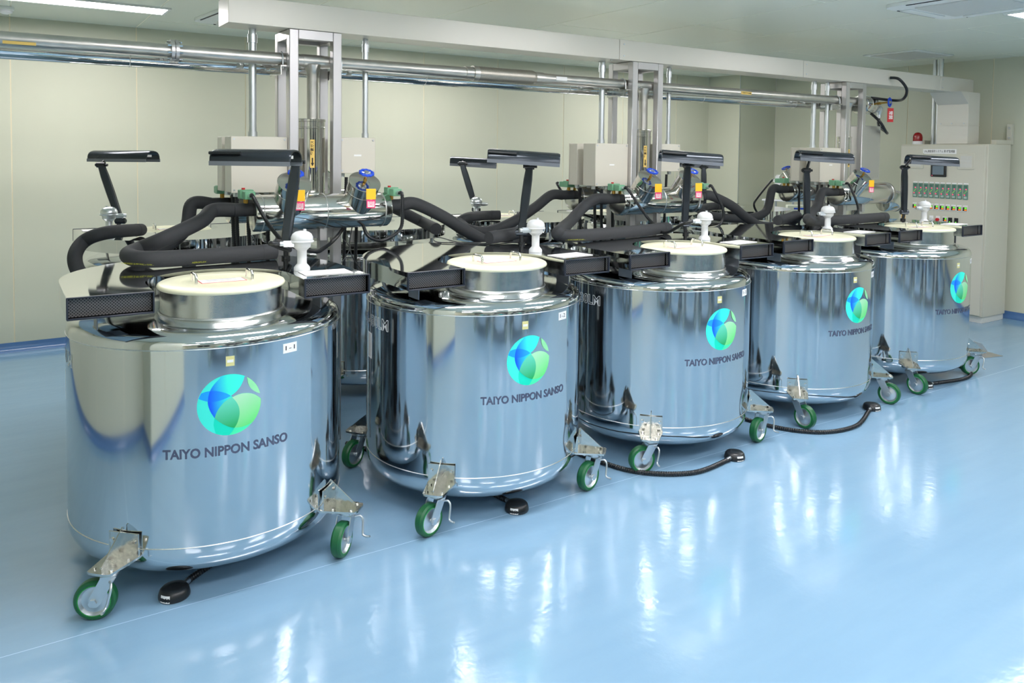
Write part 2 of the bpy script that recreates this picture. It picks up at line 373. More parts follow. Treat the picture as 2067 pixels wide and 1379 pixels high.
# ------------------------------------------------------------------ ceiling fittings
fr_me = MB().box(-.65, .65, -.15, -.125, -.012, 0).box(-.65, .65, .125, .15, -.012, 0).box(-.65, -.63, -.125, .125, -.012, 0).box(.63, .65, -.125, .125, -.012, 0).mesh('frame', 'ac_white', 0)
df_me = MB().box(-.63, .63, -.125, .125, -.008, -.001).mesh('diffuser', 'diffuser', 0)
lights = []
for (yy, xs) in ((6.35, (-.0, .43, 3.4, 6.3)), (2.665, (-.3, 1.2, 3.6, 6.6)), (.6, (.2, 2.2, 3.9, 5.6)), (-1.6, (-1.8, .6, 3.0, 6.2))):
    for k, xx in enumerate(xs):
        if (yy == 6.35 and k == 0) or (yy == 2.665 and k == 0): continue
        if yy == 6.35 and k == 1: lb = 'lit ceiling strip light at the top left above the back wall'
        elif yy == 2.665 and k == 3: lb = 'lit ceiling strip light at the top right corner beside the air outlet'
        else: lb = 'lit ceiling strip light seen only as a reflection in the vessels'
        t = thing('ceiling_light', lb, 'light', (xx, yy, ZC-.0005), group='ceiling strip lights')
        inst(fr_me, 'frame', t); inst(df_me, 'diffuser', t); lights.append(t)
def cassette(loc, rz, label):
    t = thing('air_conditioner', label, 'air conditioner', loc, rz, 'ceiling cassettes')
    sq = lambda a, r: [(sx*(a-r)+r*math.cos(q), sy*(a-r)+r*math.sin(q)) for sx, sy, st in ((1, 1, 0), (-1, 1, PI/2), (-1, -1, PI), (1, -1, 1.5*PI)) for q in [st+PI/2*j/6 for j in range(7)]]
    MB().prism(sq(.40, .09), -.022, -.001).build('panel', 'ac_white', t)
    MB().prism(sq(.255, .02), -.03, -.022).build('intake_grille', 'ac_grille', t)
    for k in range(4):
        M = Matrix.Rotation(k*PI/2, 3, 'Z')
        MB().box(-.22, .22, -.375, -.30, -.028, -.0225, .002, M=M.to_4x4()).build('air_flap', 'ac_white', t)
        MB().box(-.235, .235, -.385, -.378, -.0265, -.0222, M=M.to_4x4()).build('slot', 'ink_black', t, smooth=0)
    return t
cassette((5.40, 2.74, ZC), 0, 'white ceiling air conditioner at the top right edge of the photo')
cassette((1.74, 6.28, ZC), .1, 'white ceiling air conditioner partly hidden behind the left end of the duct')
t = thing('ceiling_vent', 'flat white square ceiling vent above the end of the duct', 'vent', (7.66, 4.50, ZC))
MB().box(-.33, .33, -.28, .28, -.01, -.0005, .003).build('frame', 'ac_white', t); MB().box(-.28, .28, -.23, .23, -.014, -.0105).build('grille', 'ac_grille', t, smooth=0)
t = thing('smoke_detector', 'small round white detector on the ceiling at the far left', 'detector', (.07, 6.9, ZC))
MB().lathe([(.055, -.0005), (.055, -.022), (.05, -.026)], 28).build('base', 'ac_white', t); MB().lathe([(.046, -.0265), (.044, -.04), (.02, -.052), (0, -.054)], 28).build('dome', 'device_white', t)

# ------------------------------------------------------------------ cryogenic vessels
NECK = (0, -.212)
def tank_base(n):
    """prototype of a vessel in local coordinates, front is -Y"""
    root = thing('cryogenic_vessel', 'x', 'tank')
    prof = [(0, .082), (.36, .0835), (.42, .087)]+[(.43+.10*math.sin(q), .186-.10*math.cos(q)) for q in [PI/2*j/10 for j in range(1, 11)]]
    prof += [(.53, .205), (.53, .92), (.53, .925), (.5285, .938), (.522, .953), (.508, .966), (.485, .975), (.44, .981), (.3, .987), (0, .992)]
    bd = MB().lathe(prof, 160); body = bd.build('body', 'steel', root, smooth=60)
    MB().torus((0, 0, .205), (0, 0, 1), RT, .0022, 120, 6).build('weld_seam', 'steel_bead', body)
    MB().torus((0, 0, .92), (0, 0, 1), RT, .0018, 120, 6).build('weld_seam', 'steel_bead', body)
    nk = MB().lathe([(.272, .968), (.262, .975), (.246, .987), (.236, 1.003)], 96, (NECK[0], NECK[1], 0)).build('neck_flare', 'steel_neck', root, smooth=60)
    nk = MB().lathe([(.227, 1.0), (.227, 1.094)], 96, (NECK[0], NECK[1], 0)).build('neck', 'steel_neck', root)
    MB().torus((NECK[0], NECK[1], 1.004), (0, 0, 1), .2305, .004, 96, 6).build('weld_seam', 'steel_bead', nk)
    lid = MB().lathe([(.2, 1.0945), (.232, 1.0945), (.2375, 1.098), (.239, 1.104), (.236, 1.111), (.228, 1.1155), (.165, 1.1165), (.155, 1.1145), (.148, 1.1135), (0, 1.1135)], 96, (NECK[0], NECK[1], 0)).build('lid', 'cream_lid', root, smooth=50)
    for s in (-1, 1):
        y = NECK[1]; pts = [(s*.106, y-.042, 1.112), (s*.106, y-.042, 1.138), (s*.106, y-.034, 1.147), (s*.106, y+.034, 1.147), (s*.106, y+.042, 1.138), (s*.106, y+.042, 1.112)]
        MB().tube(pts, .0055, 10).build('handle', 'chrome', lid)
    MB().box(-.086, .086, NECK[1]-.042, NECK[1]+.042, 1.1136, 1.1144).build('caution_label', 'red_ink', lid, smooth=0)
    MB().box(-.0825, .0825, NECK[1]-.0385, NECK[1]+.0385, 1.1144, 1.1148).build('label_face', 'white_print', lid, smooth=0)
    for k in range(5): MB().box(-.06, .06-.02*(k % 2), NECK[1]+.026-k*.013, NECK[1]+.029-k*.013, 1.1148, 1.115).build('print_line', 'ink_grey' if k != 3 else 'yellow_tag', lid, smooth=0)
    # horseshoe vapour hood with two open arms toward the front
    ow, iw, fy, ri, cy = .55, .275, -.385, .275, -.2
    outer = [(ow, fy)]+[(ow*math.cos(a), max(0, 0)+ow*math.sin(a)) for a in [PI*j/40 for j in range(41)]]+[(-ow, fy)]
    inner = [(-iw, fy)]+[(-ri*math.cos(a), cy+ri*math.sin(a)) for a in [PI*j/32 for j in range(33)]]+[(iw, fy)]
    z0, z1, th = 1.045, 1.12, .0025
    hood = MB()
    def wallstrip(poly):
        n = len(poly); vs = [(x, y, z0) for x, y in poly]+[(x, y, z1) for x, y in poly]; hood.add(vs, [(k, k+1, n+k+1, n+k) for k in range(n-1)])
    wallstrip(outer); wallstrip(inner)
    ring = outer+inner; hood.add([(x, y, z1) for x, y in ring], [])
    o = len(hood.v)-len(ring)
    # top and bottom sheets as quad strip between matched outer and inner samples
    No = 80
    def samp(poly, n):
        P = [Vector((x, y, 0)) for x, y in poly]; L = [0]
        for a, b in zip(P, P[1:]): L.append(L[-1]+(b-a).length)
        out = []; j = 0
        for i in range(n+1):
            s = L[-1]*i/n
            while j < len(P)-2 and L[j+1] < s: j += 1
            t_ = (s-L[j])/max(1e-9, L[j+1]-L[j]); out.append(P[j].lerp(P[j+1], min(1, max(0, t_))))
        return out
    so = samp(outer, No); si = samp(inner[::-1], No)
    for z in (z0, z1): hood.add([(q.x, q.y, z) for q in so]+[(q.x, q.y, z) for q in si], [(i, i+1, No+2+i, No+1+i) for i in range(No)])
    hd = hood.build('vapour_hood', 'steel_hood', root, smooth=35)
    for s in (-1, 1):
        a, b = (iw, ow) if s > 0 else (-ow, -iw)
        MB().box(a+.004, b-.004, fy+.03, fy+.032, z0+.003, z1-.003).build('grille', 'perforated', hd, smooth=0)
        MB().box(a, b, fy-.006, fy+.008, z0-.002, z0+.004, .0015).box(a, b, fy-.006, fy+.008, z1-.003, z1+.002, .0015).box(a-.001, a+.005, fy-.006, fy+.008, z0, z1, .0015).box(b-.005, b+.001, fy-.006, fy+.008, z0, z1, .0015).build('edge_trim', 'trim_navy', hd)
        MB().box(a+.10, a+.104, fy+.1, fy+.2, z0-.0645, z0-.0005).box(a+.10, a+.17, fy+.1, fy+.2, z0-.005, z0-.0005).build('hood_bracket', 'lamp_grey', hd)
    for a in (.7, 1.6, 2.5): MB().cyl((.46*math.cos(a), .46*math.sin(a), .977), (.46*math.cos(a), .46*math.sin(a), z0), .011).build('hood_leg', 'zinc', hd)
    return root
def caster_meshes():
    fork = MB().cyl((0, 0, .165), (0, 0, .176), .036, n=24).cyl((0, 0, .156), (0, 0, .166), .03, n=24)
    for s in (-1, 1):
        poly = [(-.03, .156), (.02, .156), (.058, .085), (.058, .062), (.046, .052), (.034, .052), (.02, .065)]
        fork.prism([(x, z) for x, z in poly], s*.029-.0015, s*.029+.0015, M=Matrix(((1, 0, 0, 0), (0, 0, 1, 0), (0, 1, 0, 0), (0, 0, 0, 1))))
    fork.box(-.03, .022, -.0305, .0305, .152, .157)
    fork.cyl((.045, -.036, .07), (.045, .036, .07), .009, n=14).cyl((.045, -.038, .07), (.045, -.03, .07), .014, n=6).cyl((.045, .03, .07), (.045, .038, .07), .014, n=6)
    tread = [(.052, -.02), (.064, -.02), (.0695, -.012), (.0695, .012), (.064, .02), (.052, .02)]
    Mw = Matrix(((1, 0, 0), (0, 0, 1), (0, -1, 0)))
    tr = MB().lathe(tread, 40, (.045, 0, .07), Mw); tr.f = [f for f in tr.f if len(f) < 10]
    rim = MB().lathe([(.0525, -.0203), (.0535, -.0209), (.0548, -.0203), (.0548, .0203), (.0535, .0209), (.0525, .0203)], 40, (.045, 0, .07), Mw); rim.f = [f for f in rim.f if len(f) < 10]
    hub = MB().lathe([(0, -.014), (.02, -.014), (.03, -.009), (.044, -.009), (.052, -.019), (.053, -.019), (.053, .019), (.052, .019), (.044, .009), (.03, .009), (.02, .014), (0, .014)], 40, (.045, 0, .07), Mw)
    lev = MB().tube(smoothpath([(-.01, .031, .14), (-.02, .05, .142), (-.022, .062, .125), (-.014, .066, .09), (-.008, .07, .07), (-.006, .09, .066), (-.005, .1, .068)], 4), .0045, 8)
    return [fork.mesh('caster', 'zinc', 35), tr.mesh('tread', 'green_tread', 30), rim.mesh('tread_edge', 'green_bright', 30), hub.mesh('hub', 'zinc', 30), lev.mesh('brake_lever', 'zinc', 50)]
CM = caster_meshes()
def bracket_mesh():
    b = MB()      # local +X outward from the shell, origin on the vessel axis
    b.prism([(.475, -.062), (.535, -.062), (.665, -.045), (.672, -.03), (.672, .03), (.665, .045), (.535, .062), (.475, .062)], .176, .184)
    for s in (-1, 1): b.prism([(.52, .184), (.535, .262), (.541, .262), (.541, .184)], s*.055-.0015, s*.055+.0015, M=Matrix(((1, 0, 0, 0), (0, 0, 1, 0), (0, 1, 0, 0), (0, 0, 0, 1))))
    b.box(.5345, .5405, -.06, .06, .184, .264)
    b.prism([(.538, .184), (.538, .285), (.545, .288), (.655, .196), (.655, .184)], -.002, .002, M=Matrix(((1, 0, 0, 0), (0, 0, 1, 0), (0, 1, 0, 0), (0, 0, 0, 1))))
    return b.mesh('caster_bracket', 'bracket_steel', 35)
def bolt_mesh():
    b = MB()
    for (x, y) in ((.57, .04), (.57, -.04), (.645, .032), (.645, -.032)): b.cyl((x, y, .184), (x, y, .19), .0075, n=6); b.cyl((x, y, .168), (x, y, .176), .008, n=6)
    for s in (-1, 1): b.cyl((.5405, s*.045, .235), (.546, s*.045, .235), .007, n=10)
    return b.mesh('bolts', 'chrome', 30)
BR = bracket_mesh(); BO = bolt_mesh()
def add_casters(root, alphas, rz):
    for k in range(4):
        a = -3*PI/4+k*PI/2
        br = inst(BR, 'caster_bracket', root, (0, 0, 0), (0, 0, a)); inst(BO, 'bolts', br)
        al = alphas[k]
        tr = (-F0)*math.cos(math.radians(al)) + (-R0)*math.sin(math.radians(al))     # trail direction in the room
        yaw = math.atan2(tr.y, tr.x)-rz
        c = inst(CM[0], 'caster', root, (.612*math.cos(a), .612*math.sin(a), 0), (0, 0, yaw))
        for me, nm in zip(CM[1:], ('tread', 'tread_edge', 'hub', 'brake_lever')): inst(me, nm, c)
# emblem outlines in a 590-unit circle centred on 700, 684
def arc(a0, a1, n): return [(700+590*math.cos(math.radians(a0+(a1-a0)*i/n)), 684-590*math.sin(math.radians(a0+(a1-a0)*i/n))) for i in range(n+1)]
def sm(pts, k=5):
    q = []
    for x, y in pts:          # undo the slant that the photograph gives the round mark
        dx, dy = x-700, 684-y; th = math.atan2(dy, dx); kk = 590/(590+33*math.cos(2*(th-math.radians(50))))
        r = math.hypot(dx, dy)*kk; r = min(r, 590); q.append((700+r*math.cos(th), 684-r*math.sin(th)))
    P = smoothpath([(x, y, 0) for x, y in q], k); return [(p.x, p.y) for p in P]
topg = [(755, 535), (860, 499), (960, 488), (1080, 508), (1190, 562), (1287, 655)]
gapL = [(990, 133), (960, 232), (900, 345), (825, 432), (722, 510)]
midR = [(745, 540), (820, 640), (855, 740), (868, 830), (862, 930), (830, 1050), (782, 1138)]
gbot = [(782, 1138), (690, 1118), (580, 1065), (490, 1000), (410, 920)]
gleft = [(410, 920), (450, 810), (520, 705), (620, 610), (745, 540)]
blue = [(410, 920), (345, 780), (318, 640), (328, 520), (360, 405), (430, 280), (535, 155)]
EMB = [
    (sm(gapL)+[(745, 532)]+sm(topg)[1:]+arc(2.8, -297.5, 60)[:], ((72, 246, 226), (72, 246, 226), (0, 1))),
    (sm([(410, 920), (394, 1000), (393, 1090), (430, 1235)])+arc(243.8, 269, 8)+sm([(690, 1273), (740, 1215), (782, 1138)])+sm(gbot), ((26, 236, 204), (26, 232, 196), (0, 1))),
    (arc(269, 317.5, 14)+sm([(1135, 1083), (1000, 1114), (900, 1136), (782, 1138)])+sm([(782, 1138), (740, 1215), (692, 1274)]), ((78, 250, 190), (78, 250, 180), (0, 1))),
    (sm(blue)+arc(107.4, 60.6, 14)+sm(gapL)+sm([(722, 510), (640, 590), (530, 700), (460, 805), (410, 920)]), ((24, 96, 255), (66, 255, 230), (1, 0))),
    (sm([(215, 425), (300, 402), (400, 396), (520, 415), (640, 460), (722, 510)])+sm([(722, 510), (620, 560), (520, 587), (420, 595), (310, 578), (220, 545), (163, 515)]), ((34, 168, 255), (40, 176, 255), (1, 0))),
    (sm([(362, 398), (440, 398), (520, 415), (640, 460), (722, 510)])+sm([(722, 510), (620, 560), (520, 587), (420, 595), (322, 581)])+sm([(322, 581), (335, 490), (362, 398)]), ((20, 96, 255), (48, 190, 255), (1, 0))),
    (sm(topg)+arc(2.8, -42, 14)+sm([(1092, 1078), (1000, 1112), (900, 1135), (782, 1138)])+sm(midR[::-1]), ((192, 240, 204), (76, 232, 104), (.45, .9))),
    (sm(midR)+sm(gbot)+sm(gleft), ((118, 236, 208), (22, 170, 80), (.2, 1))),
    (arc(63, 13.5, 12)[0:0]+sm([(1040, 158), (1130, 225), (1210, 320), (1265, 430), (1288, 548)])+sm([(1288, 548), (1210, 510), (1120, 420), (1065, 310), (1040, 158)]), ((150, 236, 168), (160, 240, 180), (0, 1))),
]
def emblem_mesh(ang0=math.radians(-92.2), zc=.711, rad=.111):
    allv = []; allf = []; cols = []
    for li, (poly, (c0, c1, (gx, gy))) in enumerate(EMB):
        bm = bmesh.new(); pts = []
        for x, y in poly:
            q = Vector(((x-700)/590*rad, (684-y)/590*rad, 0))
            if not pts or (q-pts[-1]).length > 4e-4: pts.append(q)
        if (pts[0]-pts[-1]).length < 4e-4: pts.pop()
        vs = [bm.verts.new(q) for q in pts]; f = bm.faces.new(vs)
        bmesh.ops.triangulate(bm, faces=bm.faces[:])
        for k in range(-11, 12):
            bmesh.ops.bisect_plane(bm, geom=bm.verts[:]+bm.edges[:]+bm.faces[:], plane_co=(k*.01, 0, 0), plane_no=(1, 0, 0))
            bmesh.ops.bisect_plane(bm, geom=bm.verts[:]+bm.edges[:]+bm.faces[:], plane_co=(0, k*.01, 0), plane_no=(0, 1, 0))
        xs = [q.co.x for q in bm.verts]; yy = [q.co.y for q in bm.verts]; x0, x1, y0, y1 = min(xs), max(xs), min(yy), max(yy)
        bm.verts.index_update(); o = len(allv); a = lin(c0); b = lin(c1); nrm = gx+gy
        for q in bm.verts:
            t = (gx*(q.co.x-x0)/(x1-x0)+gy*(y1-q.co.y)/(y1-y0))/nrm
            if li == 3: t = min(1, max(0, (q.co.x-x0)/(x1-x0)*1.9 - .25*(y1-q.co.y)/(y1-y0)+.05))
            t = min(1, max(0, t))
            cols.append(tuple(a[i]*(1-t)+b[i]*t for i in range(3))+(1,)); allv.append(tuple(cylmap(q.co.x, q.co.y, ang0, zc, .0005+.00018*li)))
        for f in bm.faces: allf.append([o+q.index for q in f.verts])
        bm.free()
    me = bpy.data.meshes.new('emblem'); me.from_pydata(allv, [], allf); me.materials.append(MATS['emblem_print'])
    ca = me.color_attributes.new('print', 'FLOAT_COLOR', 'POINT')
    for i, c in enumerate(cols): ca.data[i].color = c
    return me
EM = emblem_mesh()
proto = tank_base(0)
inst(EM, 'emblem', proto)
A92 = math.radians(-92.6)
cyl_text('lettering', 'TAIYO NIPPON SANSO', .047, 'ink_grey', proto, A92, .545, .0012, .0014, .447)
A167 = math.radians(-184.4)
cyl_text('model_number_outline', 'DR-430LM', .07, 'white_print', proto, A167, .836, .0006, .0030, .316)
cyl_text('model_number', 'DR-430LM', .07, 'steel', proto, A167, .836, .001, .0, .310)
cyl_plate('rating_label', .055, .12, 'white_print', proto, math.radians(172), .715)
cyl_plate('rating_label_face', .047, .108, 'ac_grille', proto, math.radians(172), .717, .0011)
cyl_plate('inspection_sticker', .03, .036, 'sticker_pale', proto, math.radians(-95), .87)
cyl_plate('sticker_stripe', .022, .01, 'white_print', proto, math.radians(-95), .87, .0011)
FC = [(.742, 3.438), (1.9935, 3.389), (3.2235, 3.381), (4.469, 3.418), (5.718, 3.442)]
BC = [(.9445+1.2555*k, 5.24) for k in range(5)]
AL = [(80, 12, 30, -110), (38, 42, 20, 30), (75, 45, 10, -20), (-35, -52, 40, 10), (-35, 85, 0, 30)]
ORD = ['nearest', 'second', 'middle', 'fourth', 'farthest']
flab = ['large steel cryogenic vessel with round emblem, nearest in the front row, labelled 1-1',
        'steel cryogenic vessel with round emblem, second in the front row, labelled 1-2',
        'steel cryogenic vessel with round emblem, third and middle one of the front row',
        'steel cryogenic vessel with round emblem, fourth in the front row',
        'steel cryogenic vessel with round emblem at the far right end of the front row']
blab = ['steel cryogenic vessel in the back row, leftmost, its lid behind the nearest vessel',
        'steel cryogenic vessel in the back row seen in the gap between the two nearest vessels',
        'steel cryogenic vessel in the back row, third from the left, behind the second desk lamp',
        'steel cryogenic vessel in the back row, fourth from the left, behind the middle pipe stand',
        'steel cryogenic vessel at the right end of the back row']
tanks = []; backs = []
for row, CS, labs, rz in ((0, FC, flab, 0.), (1, BC, blab, PI)):
    for i, (x, y) in enumerate(CS):
        o = proto if (row == 0 and i == 0) else copy_tree(proto)
        (tanks if row == 0 else backs).append(o); o.location = (x, y, 0); o.rotation_euler = (0, 0, rz)
        for ch in o.children:
            if ch.name.split('.')[0] in ('emblem', 'lettering') and row == 0: ch.rotation_euler = (0, 0, math.radians((-3.0, -.2, .0, 1.2, 1.0)[i]))
        tag(o, labs[i], 'tank', 'front row of vessels' if row == 0 else 'back row of vessels')
# only after copying: the pieces that differ from vessel to vessel
for row, L in ((0, tanks), (1, backs)):
    for i, o in enumerate(L):
        add_casters(o, AL[i] if row == 0 else (20, 60, 75-10*i, 10), 0. if row == 0 else PI)
        if row == 0:
            pl = cyl_plate('number_label', .062, .036, 'white_print', o, math.radians(-70), .884)
            cyl_text('number', '1-%d' % (i+1), .024, 'ink_black', pl, math.radians(-70), .884, .0011, 0, .042)

# the opposite row behind the photographer, seen only as dark shapes mirrored in the front row
for k in range(6):
    o = copy_tree(backs[k % 5]); o.location = (.35+1.2555*k, -.80, 0)
    tag(o, 'steel cryogenic vessel of the opposite row, visible only mirrored in the front row', 'tank', 'opposite row of vessels')

# ------------------------------------------------------------------ lamps, sensors, papers on the hoods
ZH = 1.1205
def lamp(base, J, A, L, Rr, label, grip=True, sticker=False, group='desk lamps on the hoods', flip=False):
    base, J, A, L, Rr = map(Vector, (base, J, A, L, Rr))
    t = thing('desk_lamp', label, 'lamp', base, 0, group); o = base
    MB().cyl((0, 0, 0), J-o, .0115, n=16).cyl((0, 0, 0), (0, 0, .012), .02, n=20).build('post', 'black_plastic', t)
    side = R0
    MB().cyl(J-o-side*.028, J-o+side*.028, .02, n=20).cyl(J-o+side*.028, J-o+side*.036, .013, n=16).cyl(J-o-side*.034, J-o-side*.028, .012, n=16).build('elbow', 'lamp_body', t)
    ax = (A-J).normalized(); e1 = (R0-ax*R0.dot(ax)).normalized(); e2 = ax.cross(e1)
    arm = MB(); prof = [(-1, -.55), (-.7, -1), (.7, -1), (1, -.55), (1, .55), (.7, 1), (-.7, 1), (-1, .55)]
    rings = [(0, .02, .021), (.25, .022, .021), (.5, .025, .019), (.8, .024, .019), (1, .019, .016)]; vs = []
    for tt, ra, rb in rings:
        for u, v in prof: vs.append(J-o+(A-J)*tt+e1*(ra*u)+e2*(rb*v))
    n = 8; fs = [(i*n+k, i*n+(k+1) % n, (i+1)*n+(k+1) % n, (i+1)*n+k) for i in range(len(rings)-1) for k in range(n)]+[tuple(range(n))[::-1], tuple(range((len(rings)-1)*n, len(rings)*n))]
    arm.add(vs, fs); a_ = arm.build('arm', 'lamp_body', t, smooth=30)
    if sticker:
        q = Matrix((e1, -e2 if e2.dot(CF) > 0 else e2, ax)).transposed()
        vs = [(-.015, 0, .12), (.015, 0, .12), (.015, 0, .25), (-.015, 0, .25)]
        sgn = -1 if e2.dot(CF) > 0 else 1
        MB().add([J-o+e1*x+e2*(sgn*.0185)+ax*z for x, _, z in vs]+[J-o+e1*x+e2*(sgn*.0165)+ax*z for x, _, z in vs], [(0, 1, 2, 3), (4, 5, 6, 7), (0, 1, 5, 4), (1, 2, 6, 5), (2, 3, 7, 6), (3, 0, 4, 7)]).build('rating_sticker', 'ac_grille', a_, smooth=0)
    MB().cyl(A-o-side*.026, A-o+side*.026, .018, n=20).cyl(A-o+side*.026, A-o+side*.042, .009, n=12).cyl(A-o-side*.036, A-o-side*.026, .01, n=12).build('upper_joint', 'black_plastic', t)
    # shade
    C = (L+Rr)/2; e = (Rr-L); ln = e.length; e.normalize(); sd = e.cross(Vector((0, 0, 1))).normalized(); up = sd.cross(e).normalized()
    if sd.dot(CF) > 0: sd = -sd          # toward the viewer
    W, H, tk = .066, .058, .006
    def sect(k):
        out = []
        for j in range(13):
            a = PI*j/12; ca, sa = math.cos(a), math.sin(a)
            out.append((math.copysign(abs(ca)**.8, ca)*W*k, (sa**.75)*H*k if sa > 0 else 0))
        return out
    so, si = sect(1), [(u*.9, v*.9-.001) for u, v in sect(1)]
    loop = [(W, -.0)]+so[1:-1]+[(-W, 0.)]+[(-W*.9, 0)]+si[1:-1][::-1]+[(W*.9, 0)]
    mb = MB(); vs = []; N = len(loop)
    for s, k in ((-.5, .94), (-.47, 1), (.47, 1), (.5, .94)):
        for u, v in loop: vs.append(C-o+e*(ln*s)+sd*(u*k)+up*(v*k))
    fs = [(i*N+k, i*N+(k+1) % N, (i+1)*N+(k+1) % N, (i+1)*N+k) for i in range(3) for k in range(N)]
    M = 13
    for b in (0, 3*N):
        for j in range(M-1): fs.append((b+j, b+j+1, b+N-2-j, b+N-1-j))
    sh = mb.add(vs, fs).build('shade', 'lamp_body', t, smooth=35)
    def bar(name, m, s0, s1, u0, u1, v0, v1):
        vs = [C-o+e*(ln*s)+sd*u+up*v for s in (s0, s1) for u in (u0, u1) for v in (v0, v1)]
        MB().add(vs, [(0, 1, 3, 2), (4, 6, 7, 5), (0, 4, 5, 1), (2, 3, 7, 6), (0, 2, 6, 4), (1, 5, 7, 3)]).build(name, m, sh, smooth=0)
    bar('lip', 'lamp_grey', -.498, .498, W*.955, W*1.04, -.017, .003)
    bar('lip', 'lamp_grey', -.498, .498, -W*1.04, -W*.955, -.017, .003)
    bar('lamp_tube', 'white_print', -.44, .44, -.02, .02, .016, .03)
    if grip:
        MB().tube([C-o+e*(ln*s)+sd*(W*.86+.012)+up*(H*.55+.008) for s in (-.49, -.48, -.3, -.12, -.1)], .0075, 10).build('grip_bar', 'black_plastic', sh)
    # cantilever from the upper joint to the underside of the shade
    tgt = C-o+up*.035+e*max(-.4*ln, min(.4*ln, (A-C).dot(e)))
    MB().tube([A-o, (A-o).lerp(tgt, .5)+up*.004, tgt], .0105, 10).build('bracket', 'black_plastic', t)
    MB().cyl(tgt-up*.004, tgt+up*.016, .014, n=14).build('pivot', 'lamp_grey', t)
    return t
def hoodpt(i, dx, dy, z=ZH): return Vector((FC[i][0]+dx, FC[i][1]+dy, z))
LP = [  # front vessels: base px, elbow px, arm-top px, shade ends px and depth changes
    ((577, 522), (577, 492), (598, 327), (437, 326, -.10), (598, 328, -.16), 'black desk lamp on the nearest vessel, shade stretched to the left'),
    ((1053, 493), (1052, 469), (1069, 336), (984, 321, -.10), (1129, 331, -.10), 'black desk lamp on the second vessel of the front row'),
    ((1384, 473), (1382, 452), (1388, 334), (1332, 320, -.10), (1455, 330, -.10), 'black desk lamp on the middle vessel of the front row'),
    ((1629.6, 457), (1629, 438), (1628, 344), (1609, 319, -.10), (1717, 326, -.10), 'black desk lamp on the fourth vessel of the front row'),
    ((1822.6, 444), (1825, 428), (1826, 338), (1832, 326, -.08), (1929, 332, -.10), 'black desk lamp on the far right vessel before the control cabinet'),
]
for i, (b, j, a, l, r, lb) in enumerate(LP):
    bp = onz(b[0], b[1], ZH); d = depth(bp)
    lamp(bp, pd(j[0], j[1], d), pd(a[0], a[1], d-.02), pd(l[0], l[1], d+l[2]), pd(r[0], r[1], d+r[2]), lb)
BLP = [  # back vessels
    ((237, 458), (243, 446), (204, 333), (191, 321, .12), (309, 322, .0), 'black desk lamp at the left behind the nearest vessel, slanting arm with white sticker'),
    ((962, 438), (961, 423), (933, 331), (909, 330, .1), (1002, 336, .1), 'black desk lamp behind the second lamp, slanting arm with white sticker'),
    ((1421, 424), (1421, 414), (1420, 338), (1372, 333, .1), (1450, 337, .1), 'black desk lamp post behind the middle front lamp, white sticker on its arm'),
]
for (b, j, a, l, r, lb) in BLP:
    bp = onz(b[0], b[1], ZH); d = depth(bp)
    lamp(bp, pd(j[0], j[1], d), pd(a[0], a[1], d), pd(l[0], l[1], d+l[2]), pd(r[0], r[1], d+r[2]), lb, grip=False, sticker=True)
def sensor(p, label, rz=0., m='white_sensor'):
    t = thing('level_sensor', label, 'sensor', p, rz, 'sensor heads on the hoods')
    MB().lathe([(.034, 0), (.034, .012), (.028, .02), (.022, .026), (.02, .03), (.02, .085)], 28).build('stem', m, t)
    MB().lathe([(.02, .085), (.036, .1), (.038, .118), (.044, .122), (.047, .128), (.046, .142), (.04, .155), (.028, .164), (.014, .168), (0, .169)], 28).build('head', m, t)
    MB().torus((0, 0, .124), (0, 0, 1), .0455, .0045, 28, 8).build('rim', m, t)
    MB().cyl((-.035, 0, .115), (-.075, .012, .115), .015, n=6).cyl((-.07, .0105, .115), (-.09, .015, .115), .011, n=12).build('cable_gland', 'zinc', t)
    MB().cyl((.012, 0, .166), (.012, 0, .175), .007, n=6).build('cap_bolt', m, t)
for i in range(5):
    sensor(hoodpt(i, .345 if i == 0 else .33, -.14 if i == 0 else -.06), 'white sensor head on a stem beside the lamp of the %s front vessel' % ORD[i])
sensor(Vector((BC[0][0]-.40, BC[0][1]-.12, ZH)), 'grey sensor head behind the nearest vessel at the left', PI, 'zinc')
sensor(Vector((BC[2][0]-.42, BC[2][1]-.10, ZH)), 'grey sensor head on the third back vessel beside its lamp', PI, 'zinc')
for i in range(5):
    t = thing('record_sheet', 'white paper sheet lying on the right hood arm of the %s front vessel' % ORD[i], 'paper', hoodpt(i, .41, -.25, ZH), .1 if i else -.05, 'paper sheets on the hoods')
    MB().box(-.1, .1, -.06, .06, .0006, .002).build('sheet', 'paper', t, smooth=0)
for i in range(5):
    t = thing('record_sheet', 'white paper sheet on the hood of the %s vessel in the back row' % ('leftmost', 'second', 'third', 'fourth', 'rightmost')[i], 'paper', (BC[i][0]-.41, BC[i][1]+.25, ZH), PI, 'paper sheets on the back hoods')
    MB().box(-.1, .1, -.06, .06, .0006, .002).build('sheet', 'paper', t, smooth=0)

